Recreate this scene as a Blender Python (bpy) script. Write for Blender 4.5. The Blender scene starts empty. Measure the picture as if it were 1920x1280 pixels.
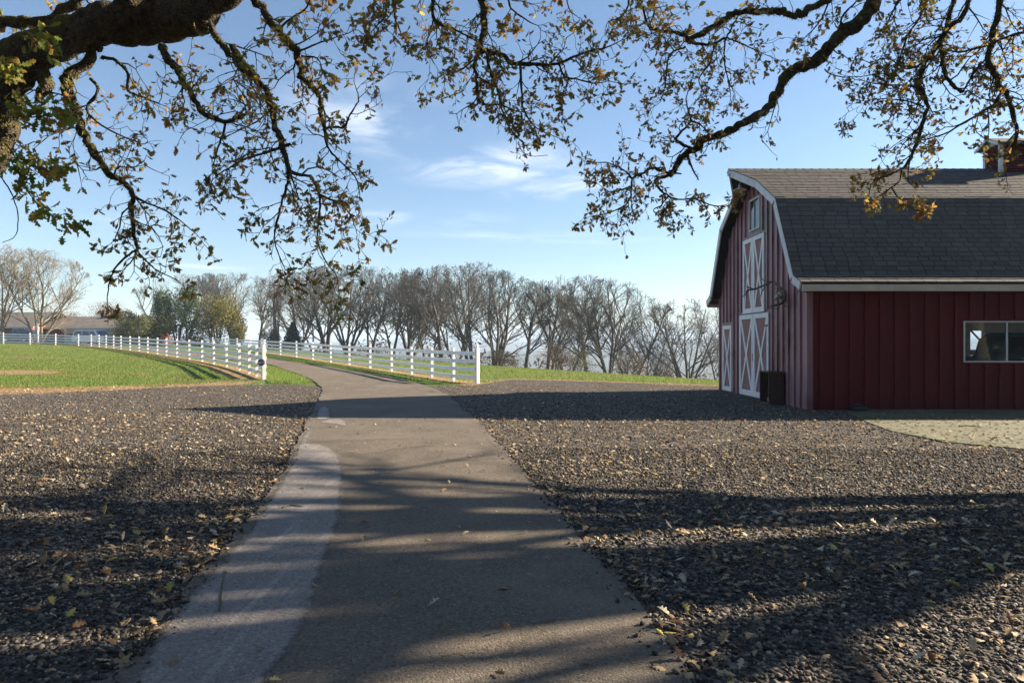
import bpy, bmesh, math, random
import numpy as np
from mathutils import Vector, Matrix, Quaternion, noise as mnoise

rnd = random.Random(7)
npr = np.random.default_rng(11)
scene = bpy.context.scene
col = scene.collection
R = math.radians

# ------------------------------------------------------------------ camera
EYE = 1.6
F = 1280.0                      # focal length in pixels of the 1920 px wide photograph (24 mm lens)
cam_d = bpy.data.cameras.new('camera'); cam_d.sensor_width = 36.0; cam_d.lens = 24.0
cam_d.clip_start = 0.05; cam_d.clip_end = 20000
cam = bpy.data.objects.new('camera', cam_d); col.objects.link(cam)
cam.location = (0, 0, EYE); cam.rotation_euler = (R(90), 0, 0)
scene.camera = cam

# ------------------------------------------------------------------ sun and sky
SUN = Vector((2.15, 0.61, 1.0)).normalized()          # direction towards the sun
SUN_EL = math.asin(SUN.z); SUN_AZ = math.atan2(SUN.x, SUN.y)
sd = bpy.data.lights.new('sun', 'SUN'); sd.energy = 5.0; sd.angle = R(0.53); sd.color = (1.0, 0.86, 0.68)
sun = bpy.data.objects.new('sun', sd); col.objects.link(sun)
sun.rotation_euler = (-SUN).to_track_quat('-Z', 'Y').to_euler(); sun.location = (60, 15, 40)

world = bpy.data.worlds.new('World'); scene.world = world; world.use_nodes = True
wn = world.node_tree; wn.nodes.clear()
def N(nt, t, **kw):
    n = nt.nodes.new(t)
    for k, v in kw.items():
        if k.startswith('i_'):
            key = k[2:]
            key = int(key) if key.isdigit() else key.replace('_', ' ')
            n.inputs[key].default_value = v
        else: setattr(n, k, v)
    return n
def L(nt, a, b): nt.links.new(a, b)
sky = N(wn, 'ShaderNodeTexSky'); sky.sky_type = 'NISHITA'; sky.sun_disc = False
sky.sun_elevation = SUN_EL; sky.sun_rotation = SUN_AZ
sky.air_density = 1.0; sky.dust_density = 0.35; sky.ozone_density = 3.0
bg = N(wn, 'ShaderNodeBackground'); bg.inputs['Strength'].default_value = 0.051
out = N(wn, 'ShaderNodeOutputWorld')
# thin cirrus, laid out over the whole dome: noise on the plane of a high cloud layer
geo = N(wn, 'ShaderNodeNewGeometry')
sep = N(wn, 'ShaderNodeSeparateXYZ'); tc = N(wn, 'ShaderNodeTexCoord'); L(wn, tc.outputs['Generated'], sep.inputs[0])
zc = N(wn, 'ShaderNodeMath', operation='MAXIMUM', i_1=0.04); L(wn, sep.outputs['Z'], zc.inputs[0])
dx = N(wn, 'ShaderNodeMath', operation='DIVIDE'); L(wn, sep.outputs['X'], dx.inputs[0]); L(wn, zc.outputs[0], dx.inputs[1])
dy = N(wn, 'ShaderNodeMath', operation='DIVIDE'); L(wn, sep.outputs['Y'], dy.inputs[0]); L(wn, zc.outputs[0], dy.inputs[1])
cmb = N(wn, 'ShaderNodeCombineXYZ'); L(wn, dx.outputs[0], cmb.inputs[0]); L(wn, dy.outputs[0], cmb.inputs[1])
mp = N(wn, 'ShaderNodeMapping'); mp.inputs['Location'].default_value = (0.35, 0.9, 0); mp.inputs['Scale'].default_value = (1.0, 0.85, 1.0)
L(wn, cmb.outputs[0], mp.inputs['Vector'])
big = N(wn, 'ShaderNodeTexNoise', i_Scale=0.42, i_Detail=2.0, i_Roughness=0.5); L(wn, mp.outputs[0], big.inputs['Vector'])
fine = N(wn, 'ShaderNodeTexNoise', i_Scale=1.5, i_Detail=8.0, i_Roughness=0.6, i_Distortion=0.8); L(wn, mp.outputs[0], fine.inputs['Vector'])
r1 = N(wn, 'ShaderNodeMapRange', i_1=0.58, i_2=0.80); r1.interpolation_type = 'SMOOTHSTEP'; L(wn, big.outputs['Fac'], r1.inputs[0])
r2 = N(wn, 'ShaderNodeMapRange', i_1=0.38, i_2=0.72); r2.interpolation_type = 'SMOOTHSTEP'; L(wn, fine.outputs['Fac'], r2.inputs[0])
def blob(cx, cy, sx, sy, rot, amt):
    q = N(wn, 'ShaderNodeMapping'); q.vector_type = 'TEXTURE'; q.inputs['Location'].default_value = (cx, cy, 0); q.inputs['Rotation'].default_value = (0, 0, rot); q.inputs['Scale'].default_value = (sx, sy, 1)
    L(wn, cmb.outputs[0], q.inputs['Vector']); ln = N(wn, 'ShaderNodeVectorMath', operation='LENGTH'); L(wn, q.outputs[0], ln.inputs[0])
    rr_ = N(wn, 'ShaderNodeMapRange', i_1=0.1, i_2=1.0, i_3=amt, i_4=0.0); rr_.interpolation_type = 'SMOOTHSTEP'; L(wn, ln.outputs['Value'], rr_.inputs[0]); return rr_.outputs[0]
acc = r1.outputs[0]
for bl in ((-0.55, 3.2, 0.50, 0.95, -0.3, 1.0), (-0.10, 3.95, 0.62, 0.75, 0.9, 1.2), (0.35, 4.4, 0.5, 0.7, 0.6, 0.9), (-1.2, 5.5, 1.6, 0.7, 0.2, 0.5), (0.3, 6.6, 1.8, 0.6, 0.2, 0.5), (1.6, 5.2, 1.0, 0.6, 0.2, 0.6),
           (3.2, -2.5, 1.4, 0.7, 0.7, 0.9), (-4.0, -1.0, 1.6, 0.8, 2.2, 0.9), (-1.0, -4.5, 1.5, 0.8, 0.3, 0.8)):
    mxx = N(wn, 'ShaderNodeMath', operation='MAXIMUM'); L(wn, acc, mxx.inputs[0]); L(wn, blob(*bl), mxx.inputs[1]); acc = mxx.outputs[0]
cm = N(wn, 'ShaderNodeMath', operation='MULTIPLY'); L(wn, acc, cm.inputs[0]); L(wn, r2.outputs[0], cm.inputs[1])
cm2 = N(wn, 'ShaderNodeMath', operation='MULTIPLY', i_1=0.75); L(wn, cm.outputs[0], cm2.inputs[0])
mixc = N(wn, 'ShaderNodeMix', data_type='RGBA'); L(wn, cm2.outputs[0], mixc.inputs['Factor'])
L(wn, sky.outputs[0], mixc.inputs[6]); mixc.inputs[7].default_value = (7.0, 7.3, 7.8, 1)
L(wn, mixc.outputs[2], bg.inputs['Color']); L(wn, bg.outputs[0], out.inputs['Surface'])

vs = scene.view_settings
vs.view_transform = 'Standard'; vs.look = 'None'; vs.gamma = 1.0; vs.use_curve_mapping = False
vs.exposure = 1.9
scene.cycles.use_denoising = True
scene.cycles.max_bounces = 6; scene.cycles.transparent_max_bounces = 12
scene.cycles.volume_bounces = 0
scene.render.film_transparent = False

# ------------------------------------------------------------------ terrain and pixel helpers
def sstep(a, b, x):
    t = min(1.0, max(0.0, (x - a) / (b - a))); return t * t * (3 - 2 * t)
def sm(x, w): return 0.5 * (x + math.sqrt(x * x + w * w))
def dropf(t):
    if t <= 0: return 0.0
    return 0.0006 * t * t if t < 60 else 2.16 + 0.072 * (t - 60)
def H(x, y):
    rise = 0.026 * sm(-x - 6.0, 4.0)
    rise = 3.0 * math.tanh(rise / 3.0) * sstep(-40, 5, y)
    d = max(dropf(y + 1.67 * x - 25.0), dropf(y - 150.0)) * sstep(20, 34, y)
    z = rise - d
    return z if z > 0 else -45.0 * math.tanh(-z / 45.0)
def pix(x, y, Y):                                 # photograph pixel at depth Y
    return Vector(((x - 960) / F * Y, Y, EYE - (y - 640) / F * Y))
def gpx(x, y):                                    # photograph pixel on the ground
    Y = 2.0
    while Y < 400:
        p = pix(x, y, Y)
        if p.z <= H(p.x, p.y): break
        Y += 0.05 if Y < 60 else 0.3
    return Vector((p.x, p.y, H(p.x, p.y)))

# ------------------------------------------------------------------ mesh helpers
class MB:
    def __init__(s): s.v = []; s.f = []
    def add(s, vs_, fs):
        o = len(s.v); s.v.extend([tuple(v) for v in vs_]); s.f.extend([tuple(i + o for i in f) for f in fs]); return s
    def box(s, x0, x1, y0, y1, z0, z1):
        return s.add([(x0,y0,z0),(x1,y0,z0),(x1,y1,z0),(x0,y1,z0),(x0,y0,z1),(x1,y0,z1),(x1,y1,z1),(x0,y1,z1)],
                     [(0,3,2,1),(4,5,6,7),(0,1,5,4),(1,2,6,5),(2,3,7,6),(3,0,4,7)])
    def bar(s, a, b, w, h, up=(0,0,1)):              # a bar from a to b, w across, h along up
        a = Vector(a); b = Vector(b); d = (b - a).normalized(); up = Vector(up)
        sd_ = d.cross(up).normalized(); u = sd_.cross(d).normalized()
        P = []
        for c in (a, b):
            for (i, j) in ((-1,-1),(1,-1),(1,1),(-1,1)): P.append(c + sd_ * (i * w / 2) + u * (j * h / 2))
        return s.add(P, [(0,3,2,1),(4,5,6,7),(0,1,5,4),(1,2,6,5),(2,3,7,6),(3,0,4,7)])
    def prism(s, poly, axis, a, b):                   # poly of 2-d points in the other two axes, extruded a..b along axis
        n = len(poly); P = []
        for t in (a, b):
            for (u, v) in poly:
                P.append({'x': (t, u, v), 'y': (u, t, v), 'z': (u, v, t)}[axis])
        fs = [tuple(range(n)), tuple(range(2*n-1, n-1, -1))]
        for i in range(n): j = (i + 1) % n; fs.append((i, i + n, j + n, j))
        return s.add(P, fs)
    def tube(s, pts, rad, k=6, cap=True):
        pts = [Vector(p) for p in pts]; n = len(pts); o = len(s.v)
        ref = None
        for i, p in enumerate(pts):
            d = (pts[min(i+1, n-1)] - pts[max(i-1, 0)])
            d = d.normalized() if d.length > 1e-9 else Vector((0,0,1))
            if ref is None:
                ref = d.orthogonal().normalized()
            else:
                ref = ref - d * ref.dot(d); ref = ref.normalized() if ref.length > 1e-6 else d.orthogonal().normalized()
            b = d.cross(ref); r = rad[i] if hasattr(rad, '__len__') else rad
            for j in range(k):
                a = 2 * math.pi * j / k
                q = p + ref * (math.cos(a) * r) + b * (math.sin(a) * r); s.v.append((q.x, q.y, q.z))
        for i in range(n - 1):
            for j in range(k):
                j2 = (j + 1) % k
                s.f.append((o+i*k+j, o+i*k+j2, o+(i+1)*k+j2, o+(i+1)*k+j))
        if cap:
            s.f.append(tuple(o + j for j in range(k-1, -1, -1))); s.f.append(tuple(o + (n-1)*k + j for j in range(k)))
        return s
    def lathe(s, prof, c, k=16, axis='z'):
        o = len(s.v); n = len(prof)
        for (r, z) in prof:
            for j in range(k):
                a = 2*math.pi*j/k
                if axis == 'z': s.v.append((c[0]+r*math.cos(a), c[1]+r*math.sin(a), c[2]+z))
                elif axis == 'x': s.v.append((c[0]+z, c[1]+r*math.cos(a), c[2]+r*math.sin(a)))
                else: s.v.append((c[0]+r*math.cos(a), c[1]+z, c[2]+r*math.sin(a)))
        for i in range(n-1):
            for j in range(k): j2=(j+1)%k; s.f.append((o+i*k+j, o+i*k+j2, o+(i+1)*k+j2, o+(i+1)*k+j))
        s.f.append(tuple(o+j for j in range(k-1,-1,-1))); s.f.append(tuple(o+(n-1)*k+j for j in range(k)))
        return s
    def mesh(s, name, mat, smooth=False):
        m = bpy.data.meshes.new(name); m.from_pydata(s.v, [], s.f); m.update()
        if mat is not None: m.materials.append(mat)
        if smooth: m.shade_smooth()
        return m
    def build(s, name, mat, parent=None, smooth=False, bevel=0.0, recalc=True):
        m = s.mesh(name, mat, False)
        if recalc or bevel:
            bm = bmesh.new(); bm.from_mesh(m)
            bmesh.ops.recalc_face_normals(bm, faces=bm.faces)
            if bevel: bmesh.ops.bevel(bm, geom=list(bm.edges), offset=bevel, segments=1, affect='EDGES', clamp_overlap=True)
            bm.to_mesh(m); bm.free()
        if smooth: m.shade_smooth()
        return link(name, m, parent)
def wm(o):
    m_ = o.matrix_parent_inverse @ Matrix.LocRotScale(o.location, o.rotation_euler, o.scale)
    return wm(o.parent) @ m_ if o.parent else Matrix.LocRotScale(o.location, o.rotation_euler, o.scale)
def link(name, data, parent=None, loc=None):
    o = bpy.data.objects.new(name, data); col.objects.link(o)
    if loc is not None: o.location = loc
    if parent is not None:
        o.parent = parent; o.matrix_parent_inverse = wm(parent).inverted()
    return o
def empty(name, loc, label, cat, group=None):
    o = bpy.data.objects.new(name, None); col.objects.link(o); o.location = loc; o.empty_display_size = 0.3
    return tag(o, label, cat, group)
def tag(o, label, cat, group=None, kind=None):
    o['label'] = label; o['category'] = cat
    if group: o['group'] = group
    if kind: o['kind'] = kind
    return o
def struct(o): o['kind'] = 'structure'; return o
def npmesh(name, V, faces_n, mat):                    # V (n,3) float, faces (m,k) int
    m = bpy.data.meshes.new(name); nf, k = faces_n.shape
    m.vertices.add(len(V)); m.vertices.foreach_set('co', np.ascontiguousarray(V, dtype=np.float32).ravel())
    m.loops.add(nf * k); m.loops.foreach_set('vertex_index', np.ascontiguousarray(faces_n, dtype=np.int32).ravel())
    m.polygons.add(nf); m.polygons.foreach_set('loop_start', np.arange(0, nf*k, k, dtype=np.int32))
    m.polygons.foreach_set('loop_total', np.full(nf, k, dtype=np.int32))
    m.update(calc_edges=True); m.validate()
    if mat is not None: m.materials.append(mat)
    return m

# ------------------------------------------------------------------ materials
def newmat(name):
    m = bpy.data.materials.new(name); m.use_nodes = True; nt = m.node_tree
    b = nt.nodes['Principled BSDF']
    return m, nt, b
def ramp(nt, fac, stops):
    r = N(nt, 'ShaderNodeValToRGB'); e = r.color_ramp.elements
    while len(e) < len(stops): e.new(0.5)
    for i, (p, c) in enumerate(stops): e[i].position = p; e[i].color = (*c, 1)
    L(nt, fac, r.inputs[0]); return r.outputs[0]
def mixcol(nt, fac, a, b, blend='MIX'):
    m = N(nt, 'ShaderNodeMix', data_type='RGBA'); m.blend_type = blend
    if isinstance(fac, (int, float)): m.inputs['Factor'].default_value = fac
    else: L(nt, fac, m.inputs['Factor'])
    for s_, v in ((6, a), (7, b)):
        if isinstance(v, tuple): m.inputs[s_].default_value = (*v, 1)
        else: L(nt, v, m.inputs[s_])
    return m.outputs[2]
def wpos(nt, scale=(1,1,1)):
    g = N(nt, 'ShaderNodeNewGeometry'); mp_ = N(nt, 'ShaderNodeMapping'); mp_.inputs['Scale'].default_value = scale
    L(nt, g.outputs['Position'], mp_.inputs['Vector']); return mp_.outputs[0]
def nz(nt, vec, scale, detail=4, rough=0.55, dist=0.0):
    n = N(nt, 'ShaderNodeTexNoise', i_Scale=scale, i_Detail=detail, i_Roughness=rough, i_Distortion=dist); L(nt, vec, n.inputs['Vector']); return n.outputs['Fac']
def mrange(nt, v, a, b, c=0.0, d=1.0, smooth=True):
    r = N(nt, 'ShaderNodeMapRange', i_1=a, i_2=b, i_3=c, i_4=d)
    if smooth: r.interpolation_type = 'SMOOTHSTEP'
    L(nt, v, r.inputs[0]); return r.outputs[0]
def bump(nt, b, h, strength=0.5, dist=0.02):
    n = N(nt, 'ShaderNodeBump', i_Strength=strength, i_Distance=dist); L(nt, h, n.inputs['Height']); L(nt, n.outputs[0], b.inputs['Normal'])
def simple(name, c, rough=0.6, var=0.25, scale=6.0, metal=0.0, bmp=0.0, spec=0.5, tint=None, stretch=(1,1,1)):
    m, nt, b = newmat(name); p = wpos(nt, stretch); f = nz(nt, p, scale, 6, 0.6)
    lo = tuple(max(0, x * (1 - var)) for x in c); hi = tuple(min(1, x * (1 + var)) for x in (tint or c))
    L(nt, ramp(nt, f, [(0.3, lo), (0.7, hi)]), b.inputs['Base Color'])
    b.inputs['Roughness'].default_value = rough; b.inputs['Metallic'].default_value = metal; b.inputs['Specular IOR Level'].default_value = spec
    if bmp: bump(nt, b, f, bmp, 0.01)
    return m
M = {}
def pervar(nt):                                       # random value per object / per loose island
    oi = N(nt, 'ShaderNodeObjectInfo'); g = N(nt, 'ShaderNodeNewGeometry')
    a = N(nt, 'ShaderNodeMath', operation='ADD'); L(nt, oi.outputs['Random'], a.inputs[0]); L(nt, g.outputs['Random Per Island'], a.inputs[1])
    fr = N(nt, 'ShaderNodeMath', operation='FRACT'); L(nt, a.outputs[0], fr.inputs[0]); return fr.outputs[0]

# gravel sheet
m, nt, b = newmat('gravel'); p = wpos(nt)
v1 = N(nt, 'ShaderNodeTexVoronoi', i_Scale=26.0); L(nt, p, v1.inputs['Vector'])
v2 = N(nt, 'ShaderNodeTexVoronoi', i_Scale=9.0); L(nt, p, v2.inputs['Vector'])
sepc = N(nt, 'ShaderNodeSeparateColor'); L(nt, v1.outputs['Color'], sepc.inputs[0])
c1 = ramp(nt, sepc.outputs[0], [(0.0, (0.0297,0.0270,0.0243)), (0.55, (0.0743,0.0662,0.0580)), (0.85, (0.1485,0.1310,0.1121)), (1.0, (0.2970,0.2430,0.1755))])
c2 = mixcol(nt, mrange(nt, nz(nt, p, 0.7, 5), 0.4, 0.7), c1, mixcol(nt, 0.5, c1, (0.085,0.064,0.043)))
L(nt, c2, b.inputs['Base Color']); b.inputs['Roughness'].default_value = 0.9; b.inputs['Specular IOR Level'].default_value = 0.1
hgt = N(nt, 'ShaderNodeMath', operation='SUBTRACT', i_0=1.0); L(nt, v1.outputs['Distance'], hgt.inputs[1])
bump(nt, b, hgt.outputs[0], 1.0, 0.03); M['gravel'] = m
# loose stones
m, nt, b = newmat('stone'); rv = pervar(nt); p = wpos(nt)
L(nt, ramp(nt, rv, [(0.0, (0.0297,0.0270,0.0257)), (0.5, (0.0675,0.0607,0.0540)), (0.8, (0.1350,0.1188,0.0985)), (0.93, (0.2700,0.2228,0.1620)), (1.0, (0.4320,0.3578,0.2497))]), b.inputs['Base Color'])
b.inputs['Roughness'].default_value = 0.8; b.inputs['Specular IOR Level'].default_value = 0.12; M['stone'] = m
# asphalt
def asphalt(name, lo, hi, rough, streak):
    m, nt, b = newmat(name); p = wpos(nt)
    a = nz(nt, p, 130, 3, 0.7); c = nz(nt, p, 1.3, 6, 0.6); d = nz(nt, wpos(nt, (9, 0.6, 1)), 1.0, 6, 0.7)
    base = ramp(nt, a, [(0.3, lo), (0.7, hi)])
    base = mixcol(nt, mrange(nt, c, 0.35, 0.75, 0.0, 0.5), base, tuple(x * 0.7 for x in lo))
    base = mixcol(nt, mrange(nt, d, 0.5, 0.75, 0.0, streak), base, tuple(min(1, x * 1.5) for x in hi))
    v = N(nt, 'ShaderNodeTexVoronoi', i_Scale=75.0); L(nt, p, v.inputs['Vector']); vc = N(nt, 'ShaderNodeSeparateColor'); L(nt, v.outputs['Color'], vc.inputs[0])
    base = mixcol(nt, mrange(nt, vc.outputs[0], 0.80, 0.97, 0.0, 0.38), base, tuple(min(1, x * 1.7) for x in hi)); base = mixcol(nt, mrange(nt, vc.outputs[1], 0.7, 1.0, 0.0, 0.6), base, tuple(x * 0.5 for x in lo))
    base = mixcol(nt, mrange(nt, nz(nt, p, 0.35, 5, 0.7), 0.5, 0.7, 0.0, 0.45), base, tuple(x * 1.25 for x in hi))
    vk = N(nt, 'ShaderNodeTexVoronoi', i_Scale=0.32); vk.feature = 'DISTANCE_TO_EDGE'; ns = N(nt, 'ShaderNodeTexNoise', i_Scale=1.6, i_Detail=6.0, i_Roughness=0.7); L(nt, p, ns.inputs['Vector'])
    mv = N(nt, 'ShaderNodeMix', data_type='VECTOR'); mv.inputs['Factor'].default_value = 0.5; L(nt, p, mv.inputs[4]); L(nt, ns.outputs['Color'], mv.inputs[5]); L(nt, mv.outputs[1], vk.inputs['Vector'])
    ck = mrange(nt, vk.outputs['Distance'], 0.0, 0.006, 1.0, 0.0); cg = mrange(nt, nz(nt, p, 0.5, 3), 0.5, 0.6, 0.0, 0.8); mk = N(nt, 'ShaderNodeMath', operation='MULTIPLY'); L(nt, ck, mk.inputs[0]); L(nt, cg, mk.inputs[1])
    base = mixcol(nt, mk.outputs[0], base, (0.02, 0.018, 0.015))
    L(nt, base, b.inputs['Base Color']); b.inputs['Roughness'].default_value = rough; b.inputs['Specular IOR Level'].default_value = 0.15
    hs = N(nt, 'ShaderNodeMath', operation='MULTIPLY_ADD', i_1=-0.6); L(nt, v.outputs['Distance'], hs.inputs[0]); L(nt, a, hs.inputs[2]); bump(nt, b, hs.outputs[0], 0.9, 0.006); return m
def fade_edge(m):                                     # the thin resurfacing wears through towards its rim
    nt = m.node_tree; at = N(nt, 'ShaderNodeAttribute'); at.attribute_name = 'rim'; p = wpos(nt)
    ad = N(nt, 'ShaderNodeMath', operation='MULTIPLY_ADD', i_1=0.9, i_2=-0.45); L(nt, nz(nt, p, 7, 6, 0.7), ad.inputs[0])
    sm_ = N(nt, 'ShaderNodeMath', operation='ADD'); L(nt, at.outputs['Fac'], sm_.inputs[0]); L(nt, ad.outputs[0], sm_.inputs[1])
    fac = mrange(nt, sm_.outputs[0], 0.10, 0.60, 0.0, 1.0); t = N(nt, 'ShaderNodeBsdfTransparent'); mx = N(nt, 'ShaderNodeMixShader')
    L(nt, fac, mx.inputs[0]); L(nt, t.outputs[0], mx.inputs[1]); L(nt, nt.nodes['Principled BSDF'].outputs[0], mx.inputs[2]); L(nt, mx.outputs[0], nt.nodes['Material Output'].inputs['Surface']); return m
M['asphalt'] = asphalt('asphalt', (0.0922,0.0768,0.0602), (0.1856,0.1549,0.1190), 0.85, 0.12)
M['patch'] = fade_edge(asphalt('asphalt_patch', (0.1663,0.1478,0.1318), (0.2649,0.2378,0.2131), 0.75, 0.6))
# mossy concrete
m, nt, b = newmat('concrete'); p = wpos(nt)
c = ramp(nt, nz(nt, p, 2.2, 7, 0.6), [(0.3, (0.070,0.068,0.030)), (0.6, (0.125,0.115,0.060)), (0.8, (0.17,0.15,0.095))])
c = mixcol(nt, mrange(nt, nz(nt, p, 0.9, 5), 0.42, 0.66, 0, 0.85), c, (0.060,0.068,0.020))
L(nt, c, b.inputs['Base Color']); b.inputs['Roughness'].default_value = 0.85; bump(nt, b, nz(nt, p, 30, 4), 0.4, 0.004); M['concrete'] = m
# ground: short field grass with bare, leaf-strewn patches; woods and fields in the valley
m, nt, b = newmat('grass_ground'); p = wpos(nt)
g1 = ramp(nt, nz(nt, p, 5, 8, 0.7), [(0.3, (0.045,0.085,0.014)), (0.55, (0.085,0.145,0.022)), (0.75, (0.14,0.17,0.045))])
br = mixcol(nt, nz(nt, p, 14, 6, 0.7), (0.14,0.085,0.04), (0.30,0.20,0.10))
g2 = mixcol(nt, mrange(nt, nz(nt, wpos(nt, (0.10,0.22,1)), 1.0, 7, 0.7), 0.50, 0.64, 0, 0.9), g1, br)
sepp = N(nt, 'ShaderNodeSeparateXYZ'); L(nt, p, sepp.inputs[0])
far = mrange(nt, sepp.outputs['Y'], 130, 220)
wood = ramp(nt, nz(nt, p, 0.012, 6, 0.65), [(0.35, (0.03,0.032,0.022)), (0.55, (0.07,0.06,0.04)), (0.62, (0.10,0.13,0.05)), (0.8, (0.12,0.10,0.06))])
L(nt, mixcol(nt, far, g2, wood), b.inputs['Base Color']); b.inputs['Roughness'].default_value = 0.9; b.inputs['Specular IOR Level'].default_value = 0.15
bump(nt, b, nz(nt, p, 22, 5, 0.7), 1.0, 0.05); M['ground'] = m
# leaf-strewn soil strips
def soilmat(nm):
  m, nt, b = newmat(nm); p = wpos(nt)
  c = ramp(nt, nz(nt, p, 9, 8, 0.75), [(0.3, (0.12,0.075,0.04)), (0.5, (0.27,0.18,0.095)), (0.7, (0.42,0.30,0.17))])
  c = mixcol(nt, mrange(nt, nz(nt, p, 1.1, 5, 0.6), 0.58, 0.70, 0, 0.7), c, (0.085,0.125,0.025))
  L(nt, c, b.inputs['Base Color']); b.inputs['Roughness'].default_value = 0.95; b.inputs['Specular IOR Level'].default_value = 0.1
  bump(nt, b, nz(nt, p, 12, 6, 0.8), 1.0, 0.06)
  return m
M['soil'] = soilmat('litter_soil'); M['soil_patch'] = fade_edge(soilmat('bare_soil'))
M['verge'] = simple('verge_grass', (0.085,0.15,0.022), 0.9, 0.45, 7.0, bmp=0.8, spec=0.15)
# grass blades
def leafmat(name, stops, rough=0.6, trans=0.35, tone=None):
    m, nt, b = newmat(name); rv = pervar(nt)
    c = ramp(nt, rv, stops)
    if tone: c = mixcol(nt, mrange(nt, nz(nt, wpos(nt, (0.35,0.5,1)), 1.0, 7, 0.75), 0.42, 0.70, 0, 0.75), c, tone)
    L(nt, c, b.inputs['Base Color']); b.inputs['Roughness'].default_value = rough; b.inputs['Specular IOR Level'].default_value = 0.25
    t = N(nt, 'ShaderNodeBsdfTranslucent'); L(nt, c, t.inputs['Color'])
    mx = N(nt, 'ShaderNodeMixShader', i_0=trans); L(nt, b.outputs[0], mx.inputs[1]); L(nt, t.outputs[0], mx.inputs[2])
    L(nt, mx.outputs[0], nt.nodes['Material Output'].inputs['Surface']); return m
M['blade'] = leafmat('grass_blade', [(0.0,(0.065,0.12,0.014)),(0.5,(0.13,0.21,0.03)),(0.85,(0.20,0.26,0.06)),(1.0,(0.28,0.24,0.10))], trans=0.45, tone=(0.24,0.20,0.07))
M['oak_leaf'] = leafmat('oak_leaf', [(0.0,(0.12,0.14,0.03)),(0.30,(0.25,0.22,0.05)),(0.55,(0.36,0.22,0.06)),(0.72,(0.40,0.18,0.055)),(0.85,(0.33,0.19,0.09)),(1.0,(0.56,0.40,0.09))], trans=0.6)
M['green_leaf'] = leafmat('green_oak_leaf', [(0.0,(0.09,0.14,0.02)),(0.5,(0.22,0.26,0.045)),(0.8,(0.34,0.24,0.05)),(1.0,(0.36,0.16,0.04))], trans=0.5)
M['dry_leaf'] = leafmat('dry_leaf', [(0.0,(0.15,0.085,0.04)),(0.4,(0.30,0.20,0.10)),(0.75,(0.42,0.31,0.17)),(0.92,(0.52,0.45,0.33)),(1.0,(0.40,0.36,0.10))], rough=0.7, trans=0.2)
M['gold_leaf'] = leafmat('golden_shrub_leaf', [(0.0,(0.08,0.085,0.016)),(0.5,(0.15,0.14,0.03)),(1.0,(0.26,0.20,0.045))], trans=0.35)
M['olive_leaf'] = leafmat('olive_shrub_leaf', [(0.0,(0.05,0.065,0.018)),(0.5,(0.10,0.11,0.03)),(1.0,(0.17,0.16,0.05))], trans=0.3)
M['dkgreen_leaf'] = leafmat('dark_green_leaf', [(0.0,(0.025,0.05,0.02)),(0.5,(0.055,0.085,0.03)),(1.0,(0.10,0.12,0.04))], trans=0.25)
M['far_leaf'] = leafmat('far_wood_twigs', [(0.0,(0.05,0.042,0.034)),(1.0,(0.11,0.09,0.07))], trans=0.2)
M['conifer'] = leafmat('conifer_needle', [(0.0,(0.010,0.028,0.022)),(1.0,(0.03,0.055,0.038))], trans=0.1)
M['rust_leaf'] = leafmat('rusty_leaf', [(0.0,(0.10,0.055,0.025)),(0.6,(0.19,0.10,0.05)),(1.0,(0.28,0.17,0.09))], trans=0.3)
M['moss'] = leafmat('moss_tuft', [(0.0,(0.07,0.08,0.016)),(0.6,(0.18,0.17,0.035)),(1.0,(0.28,0.24,0.07))], rough=0.95, trans=0.35)
# bark
def bark(name, lo, hi, moss, stretch=1.0, bstr=0.8):
    m, nt, b = newmat(name); p = wpos(nt)
    f = nz(nt, p, 14*stretch, 8, 0.7, 0.6); c = ramp(nt, f, [(0.3, lo), (0.7, hi)])
    if moss:
        g = N(nt, 'ShaderNodeNewGeometry'); sz = N(nt, 'ShaderNodeSeparateXYZ'); L(nt, g.outputs['Normal'], sz.inputs[0])
        ad = N(nt, 'ShaderNodeMath', operation='MULTIPLY_ADD', i_1=0.18); L(nt, sz.outputs['Z'], ad.inputs[0]); L(nt, nz(nt, p, 3.5, 5, 0.65), ad.inputs[2])
        c = mixcol(nt, mrange(nt, ad.outputs[0], 0.50, 0.66, 0, moss), c, mixcol(nt, nz(nt, p, 25, 4), (0.075,0.08,0.016), (0.22,0.19,0.045)))
    L(nt, c, b.inputs['Base Color']); b.inputs['Roughness'].default_value = 0.95; b.inputs['Specular IOR Level'].default_value = 0.15
    if moss > 0.9:
        vr = N(nt, 'ShaderNodeTexVoronoi', i_Scale=34.0); vr.feature = 'DISTANCE_TO_EDGE'; L(nt, p, vr.inputs['Vector']); ms_ = N(nt, 'ShaderNodeMath', operation='MULTIPLY_ADD', i_1=1.6); L(nt, vr.outputs['Distance'], ms_.inputs[0]); L(nt, f, ms_.inputs[2]); bump(nt, b, ms_.outputs[0], 1.0, 0.05)
    else: bump(nt, b, f, bstr, 0.03)
    return m
M['oak_bark'] = bark('mossy_oak_bark', (0.022,0.017,0.012), (0.175,0.14,0.10), 0.95, 1.5, 1.0)
M['twig'] = bark('oak_twig', (0.04,0.034,0.026), (0.12,0.10,0.075), 0.5, 3.0, 0.3)
M['grey_bark'] = bark('grey_bark', (0.062,0.055,0.046), (0.150,0.134,0.112), 0.0, 0.3, 0.2)
M['tan_bark'] = bark('tan_bark', (0.10,0.082,0.055), (0.26,0.21,0.14), 0.0, 0.3, 0.2)
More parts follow.
